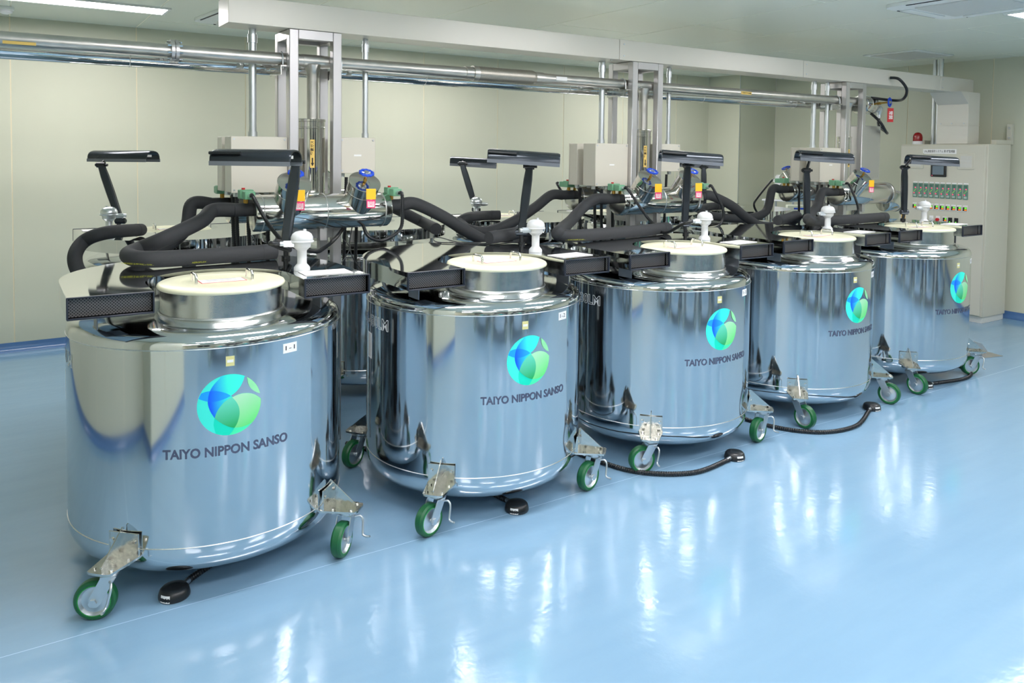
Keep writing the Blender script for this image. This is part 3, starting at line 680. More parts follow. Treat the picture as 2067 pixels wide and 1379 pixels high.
# ------------------------------------------------------------------ foot switches on the floor
FS = [(.522, 3.022, -2.2, '1-1'), (1.969, 2.944, -1.7, '1-2'), (3.306, 2.839, -2.0, '1-3'), (4.714, 2.937, -.6, '1-4'), (5.50, 3.03, .3, '1-5')]
CAB = [[(.60, 3.10), (.78, 3.25), (.95, 3.5), (1.15, 3.8), (1.1, 4.1)],
       [(1.97, 3.03), (1.93, 3.2), (1.8, 3.5), (1.75, 3.75), (1.6, 4.1)],
       [(3.22, 2.82), (2.95, 2.80), (2.72, 2.95), (2.63, 3.2), (2.62, 3.45), (2.75, 3.9), (3.3, 4.2)],
       [(4.62, 2.90), (4.3, 2.78), (4.02, 2.83), (3.86, 3.05), (3.84, 3.4), (4.0, 3.95), (4.0, 4.2)],
       [(5.60, 3.02), (5.95, 2.97), (6.2, 3.08), (6.18, 3.25), (5.9, 3.35), (5.5, 3.4), (5.2, 3.9)]]
for i, (x, y, rz, nm) in enumerate(FS):
    t = thing('foot_switch', 'round black foot switch %s on the floor before the %s front vessel' % ('labelled '+nm if i < 2 else 'with black cord', ORD[i]), 'foot switch', (x, y, 0), 0, 'foot switches')
    MB().lathe([(.052, 0), (.055, .004), (.055, .012), (.05, .03), (.043, .037), (.02, .04), (0, .0405)], 32).build('body', 'black_plastic', t)
    c0 = Vector((CAB[i][0][0]-x, CAB[i][0][1]-y, 0)).normalized()
    MB().cyl(c0*.045+Vector((0, 0, .016)), c0*.085+Vector((0, 0, .014)), .011, n=14).build('cord_gland', 'zinc', t)
    pts = [Vector((x, y, .0))+c0*.08+Vector((0, 0, .0125))]+[Vector((a, b, .0125)) for a, b in CAB[i]]
    pts = resample(smoothpath(pts, 8), .006)
    MB().tube([p-Vector((x, y, 0)) for p in pts], .0115, 10, rings=True).build('cord', 'black_plastic', t)
    fd = (-F0+R0*(-.25)).normalized() if i < 2 else (-F0+R0*.35).normalized(); a = math.atan2(fd.y, fd.x)
    vs = []
    for k in range(5):
        q = a-.36+.72*k/4
        vs += [(.0555*math.cos(q), .0555*math.sin(q), .004), (.0515*math.cos(q), .0515*math.sin(q), .0285)]
    MB().add(vs, [(2*k, 2*k+2, 2*k+3, 2*k+1) for k in range(4)]).build('number_label', 'white_print', t, smooth=0)
    if i < 2:
        sd = Vector((-math.sin(a), math.cos(a), 0)); M = Matrix((( sd.x, 0, fd.x, 0), (sd.y, 0, fd.y, 0), (0, 1, 0, 0), (0, 0, 0, 1))); M.translation = Vector((fd.x*.0555, fd.y*.0555, .0165))
        text_part('number', nm, .019, 'ink_black', t, M)

# ------------------------------------------------------------------ pipe stands
SX = [1.462, 3.889, 6.362]
SLAB = ['left', 'middle', 'right']
for k, xc in enumerate(SX):
    t = thing('pipe_stand', 'square tube steel pipe stand rising to the duct, %s of the three' % SLAB[k], 'stand', (xc, 4.33, 0), 0, 'pipe stands')
    for sx in (-1, 1):
        for sy in (-1, 1):
            cx, cy_ = sx*.121, sy*.107
            MB().box(cx-.025, cx+.025, cy_-.025, cy_+.025, 0, 2.278, .003).build('post', 'brushed', t)
    for z in (2.228, 1.15):
        for sy in (-1, 1): MB().box(-.096, .096, sy*.107-.025, sy*.107+.025, z, z+.05, .002).build('rail', 'brushed', t)
        for sx in (-1, 1): MB().box(sx*.121-.025, sx*.121+.025, -.082, .082, z, z+.05, .002).build('rail', 'brushed', t)
    for sx in (-1, 1):
        MB().box(sx*.165-.018, sx*.165+.018, -.1, .1, 2.08, 2.0855).box(sx*.165-.018, sx*.165-.014, -.1, .1, 2.035, 2.08).build('pipe_bracket', 'bracket_steel', t)
        pts = [(sx*.165, -.04+.04*math.cos(a), 2.122+.04*math.sin(a)) for a in [PI*j/12 for j in range(13)]]
        MB().tube([(sx*.165, .0, 2.07)]+pts+[(sx*.165, -.08, 2.07)], .004, 8).build('u_bolt', 'zinc', t)
# ------------------------------------------------------------------ overhead cable duct
t = thing('cable_duct', 'long pale overhead duct running above the vessels to the right wall', 'duct', (0, 4.2, 2.2805))
dy0, dy1 = 0., .21
segs = [(1.0, 3.62), (3.62, 5.62), (5.62, 7.72), (7.72, 8.345)]
for a, b in segs: MB().box(a+.0015, b-.0015, dy0, dy1, 0, .14, .002).build('segment', 'duct_paint', t)
for a, b in segs[1:]:
    for z in (.03, .11): MB().cyl((a+.04, dy0-.003, z), (a+.04, dy0+.001, z), .006, n=10).build('screw', 'zinc', t)
    for yy in (.04, .17): MB().cyl((a-.04, yy, -.004), (a-.04, yy, .001), .006, n=10).build('screw', 'zinc', t)
MB().box(8.085, 8.30, -.09, .22, -.516, -.0005, .002).build('drop_segment', 'duct_paint', t)
MB().prism([(7.93, -.001), (8.084, -.001), (8.084, -.12)], -.09, .22, M=Matrix(((1, 0, 0, 0), (0, 0, 1, 0), (0, 1, 0, 0), (0, 0, 0, 1)))).build('gusset', 'duct_paint', t)
MB().box(8.081, 8.304, -.094, .224, -.33, -.326).build('joint_strip', 'duct_paint', t)
for yy in (-.05, .07, .18): MB().cyl((8.083, yy, -.31), (8.079, yy, -.31), .007, n=10).build('screw', 'zinc', t)
# ------------------------------------------------------------------ overhead pipes
PZ = 2.122
t = thing('exhaust_pipe', 'dull grey steel pipe running under the duct with flange and braided section', 'pipe', (0, 4.29, PZ))
pg = MB().cyl((XLW+.001, 0, 0), (2.46, 0, 0), .035, n=28).build('pipe', 'pipe_grey', t); MB().cyl((3.0, 0, 0), (6.62, 0, 0), .035, n=28).build('pipe', 'pipe_grey', t)
fx = .757
MB().cyl((fx-.018, 0, 0), (fx-.002, 0, 0), .058, n=32).cyl((fx+.002, 0, 0), (fx+.018, 0, 0), .058, n=32).build('flange', 'brushed', t)
for k in range(8):
    a = 2*PI*k/8+.2; MB().cyl((fx-.035, .047*math.cos(a), .047*math.sin(a)), (fx+.035, .047*math.cos(a), .047*math.sin(a)), .006, n=8).build('flange_bolt', 'chrome', t)
bm_ = MB(); n = 48; rings = [];
bprof = []
for j in range(41):
    x = 2.53+.42*j/40; bprof.append((.046+(.0016 if j % 2 else 0), x))
bm_.axis_lathe((0, 0, 0), (1, 0, 0), [(.038, 2.51)]+bprof+[(.038, 2.97)], 36).build('braided_section', 'braid', t, smooth=20)
MB().cyl((2.44, 0, 0), (2.51, 0, 0), .04, n=28).cyl((2.495, 0, 0), (2.53, 0, 0), .049, n=28).build('coupling', 'pipe_grey', t); MB().cyl((2.95, 0, 0), (3.03, 0, 0), .04, n=28).build('coupling', 'pipe_grey', t)
for k, xc in enumerate((1.4735, 3.93, 6.375)):
    MB().cyl((xc-.06, 0, 0), (xc+.06, 0, 0), .037, n=28).build('tee', 'pipe_grey', t)
    MB().lathe([(.05, -.02), (.042, -.035), (.034, -.055), (.031, -.075), (.031, 1.80-PZ)], 28, (xc, 0, 0)).build('drop_pipe', 'pipe_grey', t)
def sticker(parent, x, m='yellow_tape', wd=.1, txt='冷却ガス'):
    vs = []
    for i_ in range(2):
        for j in range(5):
            a = -PI/2-.75+.55*j/4+ -.35; vs.append((x+i_*wd, .0327*math.cos(a+.0), .0327*math.sin(a)))
    return MB().add(vs, [(j, j+1, 6+j, 5+j) for j in range(4)]).build('flow_sticker', m, parent, smooth=0)
def flat_sticker(parent, x, z, wd, h, m, y):
    return MB().box(x, x+wd, y, y+.001, z-h/2, z+h/2).build('flow_sticker', m, parent, smooth=0)
s1 = flat_sticker(t, .03, -.018, .13, .014, 'yellow_tape', -.0365); s2 = flat_sticker(t, 4.93, .0, .12, .024, 'yellow_tape', -.0365); flat_sticker(t, 3.12, .004, .09, .026, 'white_print', -.0365)
Mx = Matrix(((1, 0, 0, 4.975), (0, 0, -1, -.0375), (0, 1, 0, 0), (0, 0, 0, 1)))
text_part('flow_text', '冷却ガス', .016, 'ink_black', s2, Mx)
MB().box(5.005, 5.03, -.0378, -.0372, -.002, .002).prism([(5.03, -.006), (5.045, 0), (5.03, .006)], .0372, .0378, M=Matrix(((1, 0, 0, 0), (0, 0, -1, 0), (0, 1, 0, 0), (0, 0, 0, 1)))).build('flow_arrow', 'ink_black', s2, smooth=0)
t = thing('supply_pipe', 'polished jacketed pipe running behind the grey pipe to the end valve', 'pipe', (0, 4.51, 2.095))
MB().cyl((XLW+.001, 0, 0), (6.86, 0, 0), .045, n=36).build('jacket', 'chrome', t)
for x in (.58, 2.27, 3.4, 4.75, 5.9): MB().torus((x, 0, 0), (1, 0, 0), .0455, .002, 36, 6).build('jacket_bead', 'steel_bead', t)
# ------------------------------------------------------------------ manifolds with valves
RISX = [1.4735, 3.93, 6.375]; MX = [1.455, 3.885, 6.30]
MZ = 1.307; MR = .094
def manifold(k, front):
    sg = -1 if front else 1; yc = 4.33+sg*.25; xm = MX[k]
    nm = 'polished steel manifold with blue valves on the %s side of the %s pipe stand' % ('front' if front else 'back', SLAB[k])
    t = thing('gas_manifold', nm, 'manifold', (xm, yc, MZ), 0, 'manifolds on the pipe stands')
    b = MB().axis_lathe((0, 0, 0), (1, 0, 0), [(.06, -.372), (.088, -.37), (MR, -.362), (MR, .362), (.088, .37), (.06, .372)], 48); b.build('jacket', 'jacket', t, smooth=45)
    for x in (-.33, .0, .33): MB().torus((x, 0, 0), (1, 0, 0), MR+.0005, .0028, 48, 6).build('jacket_bead', 'steel_bead', t)
    ax = Vector((0, sg*.62, .785)).normalized()
    for s in (-1, 1):
        if k == 2 and s > 0: continue
        p = Vector((s*.19, 0, 0))
        vj = MB().axis_lathe(p, ax, [(.083, .02), (.083, .195), (.086, .197), (.086, .202), (.08, .203), (0, .2035)], 44).build('valve_jacket', 'jacket', t, smooth=35)
        MB().torus(p+ax*.145, ax, .0833, .0012, 40, 6).build('jacket_bead', 'steel_bead', vj)
        st = ax.lerp(Vector((0, 0, 1)), .35).normalized(); w0 = p+ax*.2
        MB().cyl(w0, w0+st*.055, .0055, n=12).cyl(w0+st*.008, w0+st*.024, .010, n=6).build('stem', 'brass', vj)
        wc = w0+st*.056
        hw = MB().torus(wc, st, .033, .0078, 48, 10, .0022, 10); hw.build('handwheel', 'blue_wheel', vj)
        e1 = st.cross(Vector((1, 0, 0))).normalized(); e2 = st.cross(e1); sp = MB().cyl(wc-st*.006, wc+st*.008, .013, n=16)
        for j in range(5):
            a = 2*PI*j/5; sp.cyl(wc, wc+(e1*math.cos(a)+e2*math.sin(a))*.031, .0042, n=8)
        sp.build('wheel_hub', 'zinc', vj)
        if front:
            # tag hanging before the jacket
            tp = Vector((xm, yc, MZ))+p+ax*.2+Vector((.0, -.085, -.035))
            g = thing('valve_tag', 'yellow and pink open tag hanging at the %s valve of the %s pipe stand' % ('left' if s < 0 else 'right', SLAB[k]), 'tag', tp, -.35, 'valve tags')
            MB().box(-.025, .025, -.001, .001, -.052, .004, .0008).build('yellow_card', 'yellow_tag', g)
            pk = MB().box(-.023, .023, -.0015, .0008, -.098, -.054, .0008).build('pink_card', 'pink_tag', g)
            MB().box(-.017, .017, -.0022, -.0016, -.092, -.062).build('white_field', 'white_print', pk, smooth=0)
            text_part('tag_text', '開', .03, 'pink_tag', pk, Matrix(((1, 0, 0, 0), (0, 0, -1, -.0024), (0, 1, 0, -.077), (0, 0, 0, 1))))
            wp = Vector((xm, yc, MZ))+w0-tp+st*.03
            Rz = Matrix.Rotation(.35, 3, 'Z'); MB().tube([Rz @ wp, Rz @ (wp*.5)+Vector((.006, -.01, 0)), (0, 0, .002)], .0012, 6).build('wire', 'chrome', g)
    # solenoid valve at each end
    for s in (-1, 1):
        if s > 0 and k == 2: continue
        sv = MB().box(s*.40-.034, s*.40+.034, sg*.0-.026, sg*.0+.026, .076, .122, .003).build('solenoid_valve', 'green_valve', t)
        MB().box(s*.40-.026, s*.40+.026, min(sg*.03, sg*.085), max(sg*.03, sg*.085), .076, .116, .003).build('solenoid_coil', 'green_valve', sv)
        MB().cyl((s*.40-.012, 0, .122), (s*.40-.012, 0, .131), .009, n=12).build('red_cap', 'red_plastic', sv)
        MB().cyl((s*.40, sg*.085, .095), (s*.40, sg*.112, .095), .012, n=14).build('cable_gland', 'zinc', sv)
        MB().cyl((s*.37, 0, .02), (s*.46, 0, .02), .034, n=20).build('hose_collar', 'black_foam', t)
        MB().cyl((s*.40, 0, .05), (s*.40, 0, .08), .012, n=12).build('nipple', 'brass', t)
    # stub to the riser
    MB().cyl((RISX[k]-xm, -sg*.08, 0), (RISX[k]-xm, -sg*.2, .0), .05, n=28).build('stub', 'jacket', t)
    MB().box(-.02, .02, -.02, .02, -.157, -.09, .002).build('foot', 'brushed', t)
    return t
MAN = {}
for k in range(3):
    for front in (True, False): MAN[(k, front)] = manifold(k, front)
for k in range(3):
    t = thing('riser_pipe', 'polished vertical jacket pipe with yellow arrow sticker inside the %s pipe stand' % SLAB[k], 'pipe', (RISX[k], 4.315, 1.30), 0, 'jacketed risers')
    r = .076 if k < 2 else .06
    MB().lathe([(r, -.04), (r, .45), (r+.002, .452), (r+.002, .458), (r, .46), (r, .488), (r+.004, .49), (r+.004, .503), (r-.004, .506), (.035, .507)], 44).build('jacket', 'jacket', t, smooth=40)
    # flow sticker wrapped on the jacket
    a0 = math.atan2(-CF.y, -CF.x)+.35
    vs = []
    for i_ in range(2):
        for j in range(4):
            a = a0-.16+.32*j/3; vs.append(((r+.0012)*math.cos(a), (r+.0012)*math.sin(a), .235+i_*.155))
    stk = MB().add(vs, [(j, j+1, 5+j, 4+j) for j in range(3)]).build('flow_sticker', 'yellow_tape', t, smooth=0)
    nx, ny = math.cos(a0), math.sin(a0); tx, ty = -ny, nx
    # text runs up the sticker, reading from the right side
    M = Matrix(((0*nx-0, -tx, nx, nx*(r+.0024)), (0, -ty, ny, ny*(r+.0024)), (1, 0, 0, .345), (0, 0, 0, 1)))
    text_part('flow_text', '窒素ガス', .02, 'ink_black', stk, M, .0003)
    vs2 = [(-.0035, .29), (.0035, .29), (.0035, .262), (.009, .262), (0, .243), (-.009, .262), (-.0035, .262)]
    MB().add([(tx*u+nx*(r+.0026), ty*u+ny*(r+.0026), z) for u, z in vs2], [(0, 1, 2, 6), (3, 4, 5)]).build('flow_arrow', 'ink_black', stk, smooth=0)
# ------------------------------------------------------------------ junction boxes, conduits
def jbox(x0, x1, y0, y1, z0, z1, label, face=-1, glands=3):
    cx, cyy = (x0+x1)/2, (y0+y1)/2
    t = thing('junction_box', label, 'electrical box', (cx, cyy, z0), 0, 'junction boxes on the pipe stands'); hx, hy, h = (x1-x0)/2, (y1-y0)/2, z1-z0
    MB().box(-hx, hx, -hy+(.006 if face < 0 else 0), hy-(.006 if face > 0 else 0), 0, h, .003).build('body', 'beige_paint', t)
    ya, yb = (-hy, -hy+.0055) if face < 0 else (hy-.0055, hy)
    c = MB().box(-hx-.001, hx+.001, ya, yb, -.001, h+.001, .002).build('cover', 'beige_paint', t)
    for sx in (-1, 1):
        for z in (.014, h-.014): MB().cyl((sx*(hx-.014), (ya if face < 0 else yb)+face*.001, z), (sx*(hx-.014), (ya if face < 0 else yb)+face*.0035, z), .005, n=8).build('screw', 'zinc', c)
    MB().box(-.022, .022, (ya if face < 0 else yb)+(-.0008 if face < 0 else 0.0), (ya if face < 0 else yb)+(0 if face < 0 else .0008), h*.5-.005, h*.5+.005).build('name_label', 'white_print', c, smooth=0)
    for g in range(glands):
        gx = -hx+.04+g*(2*hx-.08)/max(1, glands-1); MB().cyl((gx, 0, -.024), (gx, 0, .001), .015, n=16).build('cable_gland', 'zinc', t)
    return t
def cord(pts, r, name, label, cat='cable', group=None, ribbed=True, m='black_plastic'):
    pts = smoothpath(pts, 8); o = pts[0].copy()
    pp = resample(pts, .006) if ribbed else pts
    ob = MB().tube([p-o for p in pp], r, 9, rings=ribbed).build(name, m, None, o, smooth=50)
    return tag(ob, label, cat, group)
boxes = []
for k, xc in enumerate(SX):
    l0, r0 = xc-.146, xc+.146
    boxes.append(jbox(l0-.295, l0-.002, 4.232, 4.37, 1.405, 1.70, 'large beige junction box on the left front of the %s pipe stand' % SLAB[k]))
    jbox(l0-.295, l0-.002, 4.44, 4.535, 1.405, 1.70, 'beige junction box on the left back of the %s pipe stand' % SLAB[k], 1)
    if k < 2: jbox(r0+.002, r0+.215, 4.232, 4.37, 1.505, 1.705, 'small beige junction box right of the %s pipe stand' % SLAB[k], -1, 2)
    cl_ = jbox
    # conduits rising to the duct
    for x, z0, nm, kk in ((l0-.155, 1.7005, 'left', 0), (r0+.20-.0, 1.7055, 'right', 1)):
        if k == 2: x = l0-.25 if kk == 0 else l0-.06; z0 = 1.7005; nm = 'far left' if kk == 0 else 'near left'
        yy = 4.346
        t = thing('conduit', 'galvanised conduit on the %s of the %s pipe stand up to the duct' % (nm, SLAB[k]), 'conduit', (x, yy, z0), 0, 'galvanised conduits')
        rr = .0205 if kk == 0 else .0165; ht = 2.28-z0
        MB().cyl((0, 0, 0), (0, 0, ht), rr, n=22).build('tube', 'zinc', t)
        MB().cyl((0, 0, .0), (0, 0, .028), rr*1.22, n=22).build('connector', 'zinc', t); MB().cyl((0, 0, ht-.075), (0, 0, ht-.03), rr*1.22, n=22).build('connector', 'zinc', t)
    # corrugated cables dropping from the left boxes
    for j, (dx, yb) in enumerate(((.04, 4.281), (.10, 4.281), (.20, 4.281), (.07, 4.487))):
        x = l0-.295+dx
        cord([(x, yb, 1.381), (x, yb+.002, 1.25), (x+.008, yb, 1.0), (x+.004, yb, .7)], .0105, 'corrugated_cable', '%s black corrugated cable below the left boxes of the %s stand' % (('leftmost', 'second from the left', 'rightmost', 'farthest back')[j], SLAB[k]), group='cables below the %s stand boxes' % SLAB[k])
    if k < 2:
        for dx, wd_ in ((.06, 'left'), (.13, 'right')):
            x = r0+dx; cord([(x, 4.281, 1.481), (x-.003, 4.285, 1.3), (x-.01, 4.29, 1.0), (x-.01, 4.29, .8)], .0095, 'corrugated_cable', '%s black corrugated cable below the small box of the %s pipe stand' % (wd_, SLAB[k]), group='cables below the %s small box' % SLAB[k])
# ------------------------------------------------------------------ insulated hoses
def hose(pts, label, r=.0375, printed=None):
    P = smoothpath(pts, 10); o = P[0].copy()
    t = thing('insulated_hose', label, 'hose', o, 0, 'black foam insulated hoses')
    MB().tube([p-o for p in P], r, 22).build('foam_sleeve', 'black_foam', t, smooth=60)
    e = (P[-1]-P[-3]).normalized(); MB().cyl(P[-1]-o-e*.055, P[-1]-o+e*.012, r*1.03, r*.98, n=22).build('end_cuff', 'black_foam', t)
    if printed:
        # printed marking along the sleeve, on the side facing out
        for f0, body, wd in printed:
            k = int(f0*(len(P)-1)); p = P[k]; q = P[min(k+1, len(P)-1)]; tx = (q-p).normalized()
            if tx.dot(CR) < 0: tx = -tx
            nn = (-CF+Vector((0, 0, -.55))); nn = (nn-tx*nn.dot(tx)).normalized(); up = nn.cross(tx)
            vs, fs = text_geo(body, .0115); xs = [v.x for v in vs]; kk = wd/(max(xs)-min(xs))
            me = bpy.data.meshes.new('marking'); me.from_pydata([tuple(p-o+tx*(v.x*kk)+up*v.y+nn*(r+.0012)) for v in vs], [], fs); me.materials.append(MATS['tape_yellow_text'])
            ob = bpy.data.objects.new('marking', me); COL.objects.link(ob); ob.parent = t
    return t
def mend(k, front, s, dx=.46): 
    return Vector((MX[k]+s*dx, 4.33+(-.25 if front else .25), MZ+.02))
zr = ZH+.038
hose([mend(0, True, -1), mend(0, True, -1)+Vector((-.10, 0, .0)), onY(405, 447, 3.98), onY(330, 483, 3.86), onz(282, 503, 1.175), onz(259, 515, zr+.01), onz(290, 523.5, zr+.004), onz(380, 520, zr), onz(470, 514, zr), onz(551, 508, zr)],
     'black foam hose looping over the hood of the nearest front vessel', .036, [(.80, 'AEROFLEX', .06), (.66, '-- 10 MM INSIDE 25 MM WALL x 10 MM --', .15)])
def tl(i, x, y, z): return Vector((FC[i][0]+x, FC[i][1]+y, z))
def over(i): return [tl(i, .19, .68, 1.25), tl(i, .35, .67, 1.155), tl(i, .52, .66, 1.08), tl(i, .67, .57, 1.085), tl(i, .68, .46, 1.15), tl(i, .58, .39, 1.18), tl(i, .47, .37, 1.167), tl(i, .29, .32, 1.159)]
hose([mend(0, True, 1), mend(0, True, 1)+Vector((.09, .0, .005))]+over(1),
     'black foam hose from the left pipe stand down to the second front vessel', .036)
hose([mend(1, True, -1), mend(1, True, -1)+Vector((-.1, 0, .0)), onY(1176, 420, 4.05), onY(1152, 446, 3.95), onz(1130, 466, 1.19), onz(1128, 474, zr+.012), onz(1160, 476, zr+.004), onz(1220, 472, zr), onz(1290, 466, zr), onz(1345, 460, zr)],
     'black foam hose looping over the hood of the middle front vessel', .036, [(.66, '-- 10 MM INSIDE 25 MM --', .14)])
hose([mend(1, True, 1), mend(1, True, 1)+Vector((.08, 0, .0))]+over(3),
     'black foam hose from the middle pipe stand down to the fourth front vessel', .036)
hose([mend(2, True, -1), mend(2, True, -1)+Vector((-.1, 0, .0)), onY(1650, 416, 4.05), onY(1636, 433, 3.95), onz(1632, 444, 1.19), onz(1650, 447, zr+.01), onz(1680, 445, zr), onz(1730, 442, zr), onz(1786, 438, zr)],
     'black foam hose looping over the hood of the far right front vessel', .036)
zb_ = zr
hose([mend(0, False, -1), mend(0, False, -1)+Vector((-.1, 0, 0)), onY(372, 466, 4.55), onY(300, 520, 4.55), onY(225, 556, 4.56), onY(168, 556, 4.60), onY(151, 520, 4.66), onY(170, 487, 4.74), onz(215, 470, zb_+.02), onz(283, 464, zb_)],
     'black foam hose curling down at the far left behind the nearest vessel', .036)
hose([mend(0, False, 1), mend(0, False, 1)+Vector((.07, 0, 0)), onY(850, 447, 4.75), onz(880, 462, zb_+.0)],
     'black foam hose behind the second front vessel ending on a back hood', .036)
hose([mend(1, False, -1), mend(1, False, -1)+Vector((-.1, 0, 0)), onY(1080, 419, 4.56), onY(1035, 448, 4.56), onY(985, 467, 4.58), onY(946, 463, 4.64), onY(930, 449, 4.74), onz(945, 439, zb_+.015), onz(975, 435.5, zb_), onz(1006, 434.5, zb_)],
     'black foam hose with a tight loop behind the lamp of the second front vessel', .036)
hose([mend(2, False, -1), mend(2, False, -1)+Vector((-.1, 0, 0)), onY(1545, 428, 4.58), onY(1500, 441, 4.58), onY(1450, 438, 4.60), onY(1418, 430, 4.70), onz(1420, 421, zb_+.01), onz(1436, 417, zb_), onz(1456, 416, zb_)],
     'black foam hose with a loop right of the middle pipe stand', .036)
# ------------------------------------------------------------------ solenoid cables
def scable(k, front, s, pts, label):
    sg = -1 if front else 1; p0 = Vector((MX[k]+s*.40, 4.33+sg*.25+sg*.11, MZ+.095))
    cord([p0, p0+Vector((0, sg*.03, -.004))]+pts, .0095, 'sensor_cable', label, group='solenoid cables')
def sp(i, dx=-.0, dy=0): q = hoodpt(i, .345 if i == 0 else .33, -.14 if i == 0 else -.06); return q+Vector((-.09, .015, .115))
scable(0, True, -1, [onY(540, 450, 3.9), onY(565, 482, 3.8), onz(585, 505, 1.16), sp(0)+Vector((-.03, .03, .0)), sp(0)], 'black ribbed cable from the left green valve to the nearest sensor head')
scable(0, True, 1, [onY(812, 425, 3.95), onY(808, 462, 3.95), onY(775, 485, 3.98), onY(745, 478, 4.0), onY(733, 455, 4.05)], 'black ribbed cable hanging in a loop right of the left pipe stand')
scable(1, True, -1, [onY(1293, 420, 3.9), onY(1312, 445, 3.85), onz(1340, 470, 1.14), sp(2)+Vector((-.04, .04, -.02)), sp(2)], 'black ribbed cable from the green valve to the middle sensor head')
scable(1, True, 1, [onY(1460, 425, 3.9), onY(1452, 455, 3.9), onY(1425, 463, 3.85), onY(1405, 462, 3.85)], 'black ribbed cable hanging in a loop right of the middle pipe stand')
scable(2, True, -1, [onY(1728, 405, 3.95), onY(1732, 425, 3.95), onY(1722, 436, 3.9)], 'black ribbed cable hanging before the right pipe stand')
scable(1, False, -1, [onY(1150, 412, 4.75), onY(1165, 428, 4.75), onY(1200, 440, 4.7)], 'thin black cable below the back valve of the middle pipe stand')
scable(2, False, -1, [onY(1530, 398, 4.75), onY(1522, 415, 4.75), onY(1535, 435, 4.75), onY(1565, 445, 4.8)], 'black ribbed cable looping left of the right pipe stand')
cord([Vector((1.63, 4.19, 1.22)), onY(680, 478, 4.1), onY(655, 500, 3.9), onz(630, 508, 1.15), sp(0)+Vector((.02, .1, .0)), sp(0)+Vector((.01, .04, -.01))], .0095, 'sensor_cable', 'black ribbed cable sweeping up behind the nearest sensor head', group='solenoid cables')
for pts, lb in (([onY(700, 452, 4.1), onY(692, 480, 4.0), onY(706, 500, 3.95), onY(690, 530, 3.9)], 'thin black wire hanging left in the gap behind the two nearest vessels'),
                ([onY(712, 452, 4.1), onY(706, 490, 4.0), onY(712, 520, 3.9), onY(735, 552, 3.8)], 'thin black wire hanging right in the gap behind the two nearest vessels')):
    cord(pts, .003, 'thin_wire', lb, ribbed=False)
cord([onz(1035, 486, ZH+.005), onz(985, 491, ZH+.004), onz(930, 490, ZH+.004), onz(890, 480, ZH+.004), onz(876, 481, ZH+.004), onz(885, 489, ZH+.004), onz(950, 491.5, ZH+.004), onz(1010, 495, ZH+.004)], .003, 'thin_wire', 'thin black wire lying on the hood of the second front vessel', ribbed=False)

# ------------------------------------------------------------------ end valve, stainless housing at the right stand
t = thing('end_valve', 'polished end valve with blue wheel at the right end of the supply pipe', 'valve', (6.87, 4.51, 2.12))
MB().axis_lathe((0, 0, 0), (1, 0, 0), [(.03, 0), (.085, .002), (.088, .006), (.088, .2), (.085, .205), (0, .206)], 40).build('jacket', 'jacket', t, smooth=40)
for x in (.02, .1, .19): MB().torus((x, 0, 0), (1, 0, 0), .0885, .0025, 40, 6).build('jacket_bead', 'steel_bead', t)
MB().cyl((.15, -.06, .01), (.15, -.21, .02), .009, n=12).cyl((.15, -.1, .012), (.15, -.13, .014), .014, n=6).build('stem', 'brass', t)
MB().torus((.15, -.22, .02), (.25, -1, 0), .037, .008, 44, 10, .002, 10).build('handwheel', 'blue_wheel', t); MB().cyl((.15, -.212, .02), (.15, -.23, .02), .014, n=16).build('wheel_hub', 'zinc', t)
MB().cyl((.2, 0, -.03), (.32, 0, -.03), .03, n=24).lathe([(.001, .035), (.02, .03), (.034, .01), (.034, -.01), (.028, -.03), (.022, -.055)], 24, (.335, 0, -.03)).build('elbow', 'zinc', t)
MB().cyl((.335, 0, -.115), (.335, 0, -.085), .02, n=16).build('hose_fitting', 'zinc', t)
g = thing('valve_tag', 'red tag hanging below the blue wheel of the end valve', 'tag', (7.03, 4.285, 2.085), -.5)
MB().box(-.03, .03, -.001, .001, -.13, .0, .0008).build('red_card', 'red_plastic', g)
text_part('tag_text', '常開', .04, 'white_print', g, Matrix(((0, 1, 0, 0), (0, 0, -1, -.0018), (-1, 0, 0, -.065), (0, 0, 0, 1))), .0006)
tx_ = g.children[-1]
cord([Vector((7.205, 4.51, 2.0)), Vector((7.19, 4.5, 1.93)), Vector((7.1, 4.36, 1.86)), Vector((6.96, 4.28, 1.86)), Vector((6.86, 4.28, 1.95)), Vector((6.84, 4.36, 2.03))], .013, 'black_hose', 'black hose hanging in a loop under the end valve', 'hose', ribbed=False)
cord([onY(1797, 157, 4.19), onY(1815, 160, 4.12), onY(1830, 180, 4.1), onY(1825, 198, 4.15), onY(1808, 203, 4.3), Vector((7.0, 4.47, 2.19))], .013, 'black_hose', 'black hose arching from the duct to the end valve', 'hose', ribbed=False)
t = thing('stainless_housing', 'tall stainless box behind the right riser pipe', 'box', (6.80, 4.35, 1.42))
MB().box(-.16, .14, -.02, .20, 0, .49, .004).build('body', 'brushed', t); MB().box(-.163, .143, -.026, -.0205, -.003, .493, .002).build('door', 'brushed', t)
for sx, z in ((-.14, .03), (-.14, .46), (.12, .03), (.12, .46)): MB().cyl((sx, -.027, z), (sx, -.03, z), .006, n=8).build('screw', 'zinc', t)
MB().cyl((-.05, .08, -.02), (-.05, .08, -1.42), .06, n=36).build('leg_pipe', 'jacket', t)
t = thing('jacket_end', 'polished horizontal jacket end with yellow tag right of the right pipe stand', 'pipe', (6.98, 4.20, 1.22))
MB().axis_lathe((0, 0, 0), (1, -.3, 0), [(.05, -.12), (.095, -.118), (.098, -.11), (.098, .04), (.094, .045), (0, .046)], 40).build('jacket', 'jacket', t)
for x in (-.09, .02): MB().torus((x, -.3*x, 0), (1, -.3, 0), .0985, .0025, 40, 6).build('jacket_bead', 'steel_bead', t)
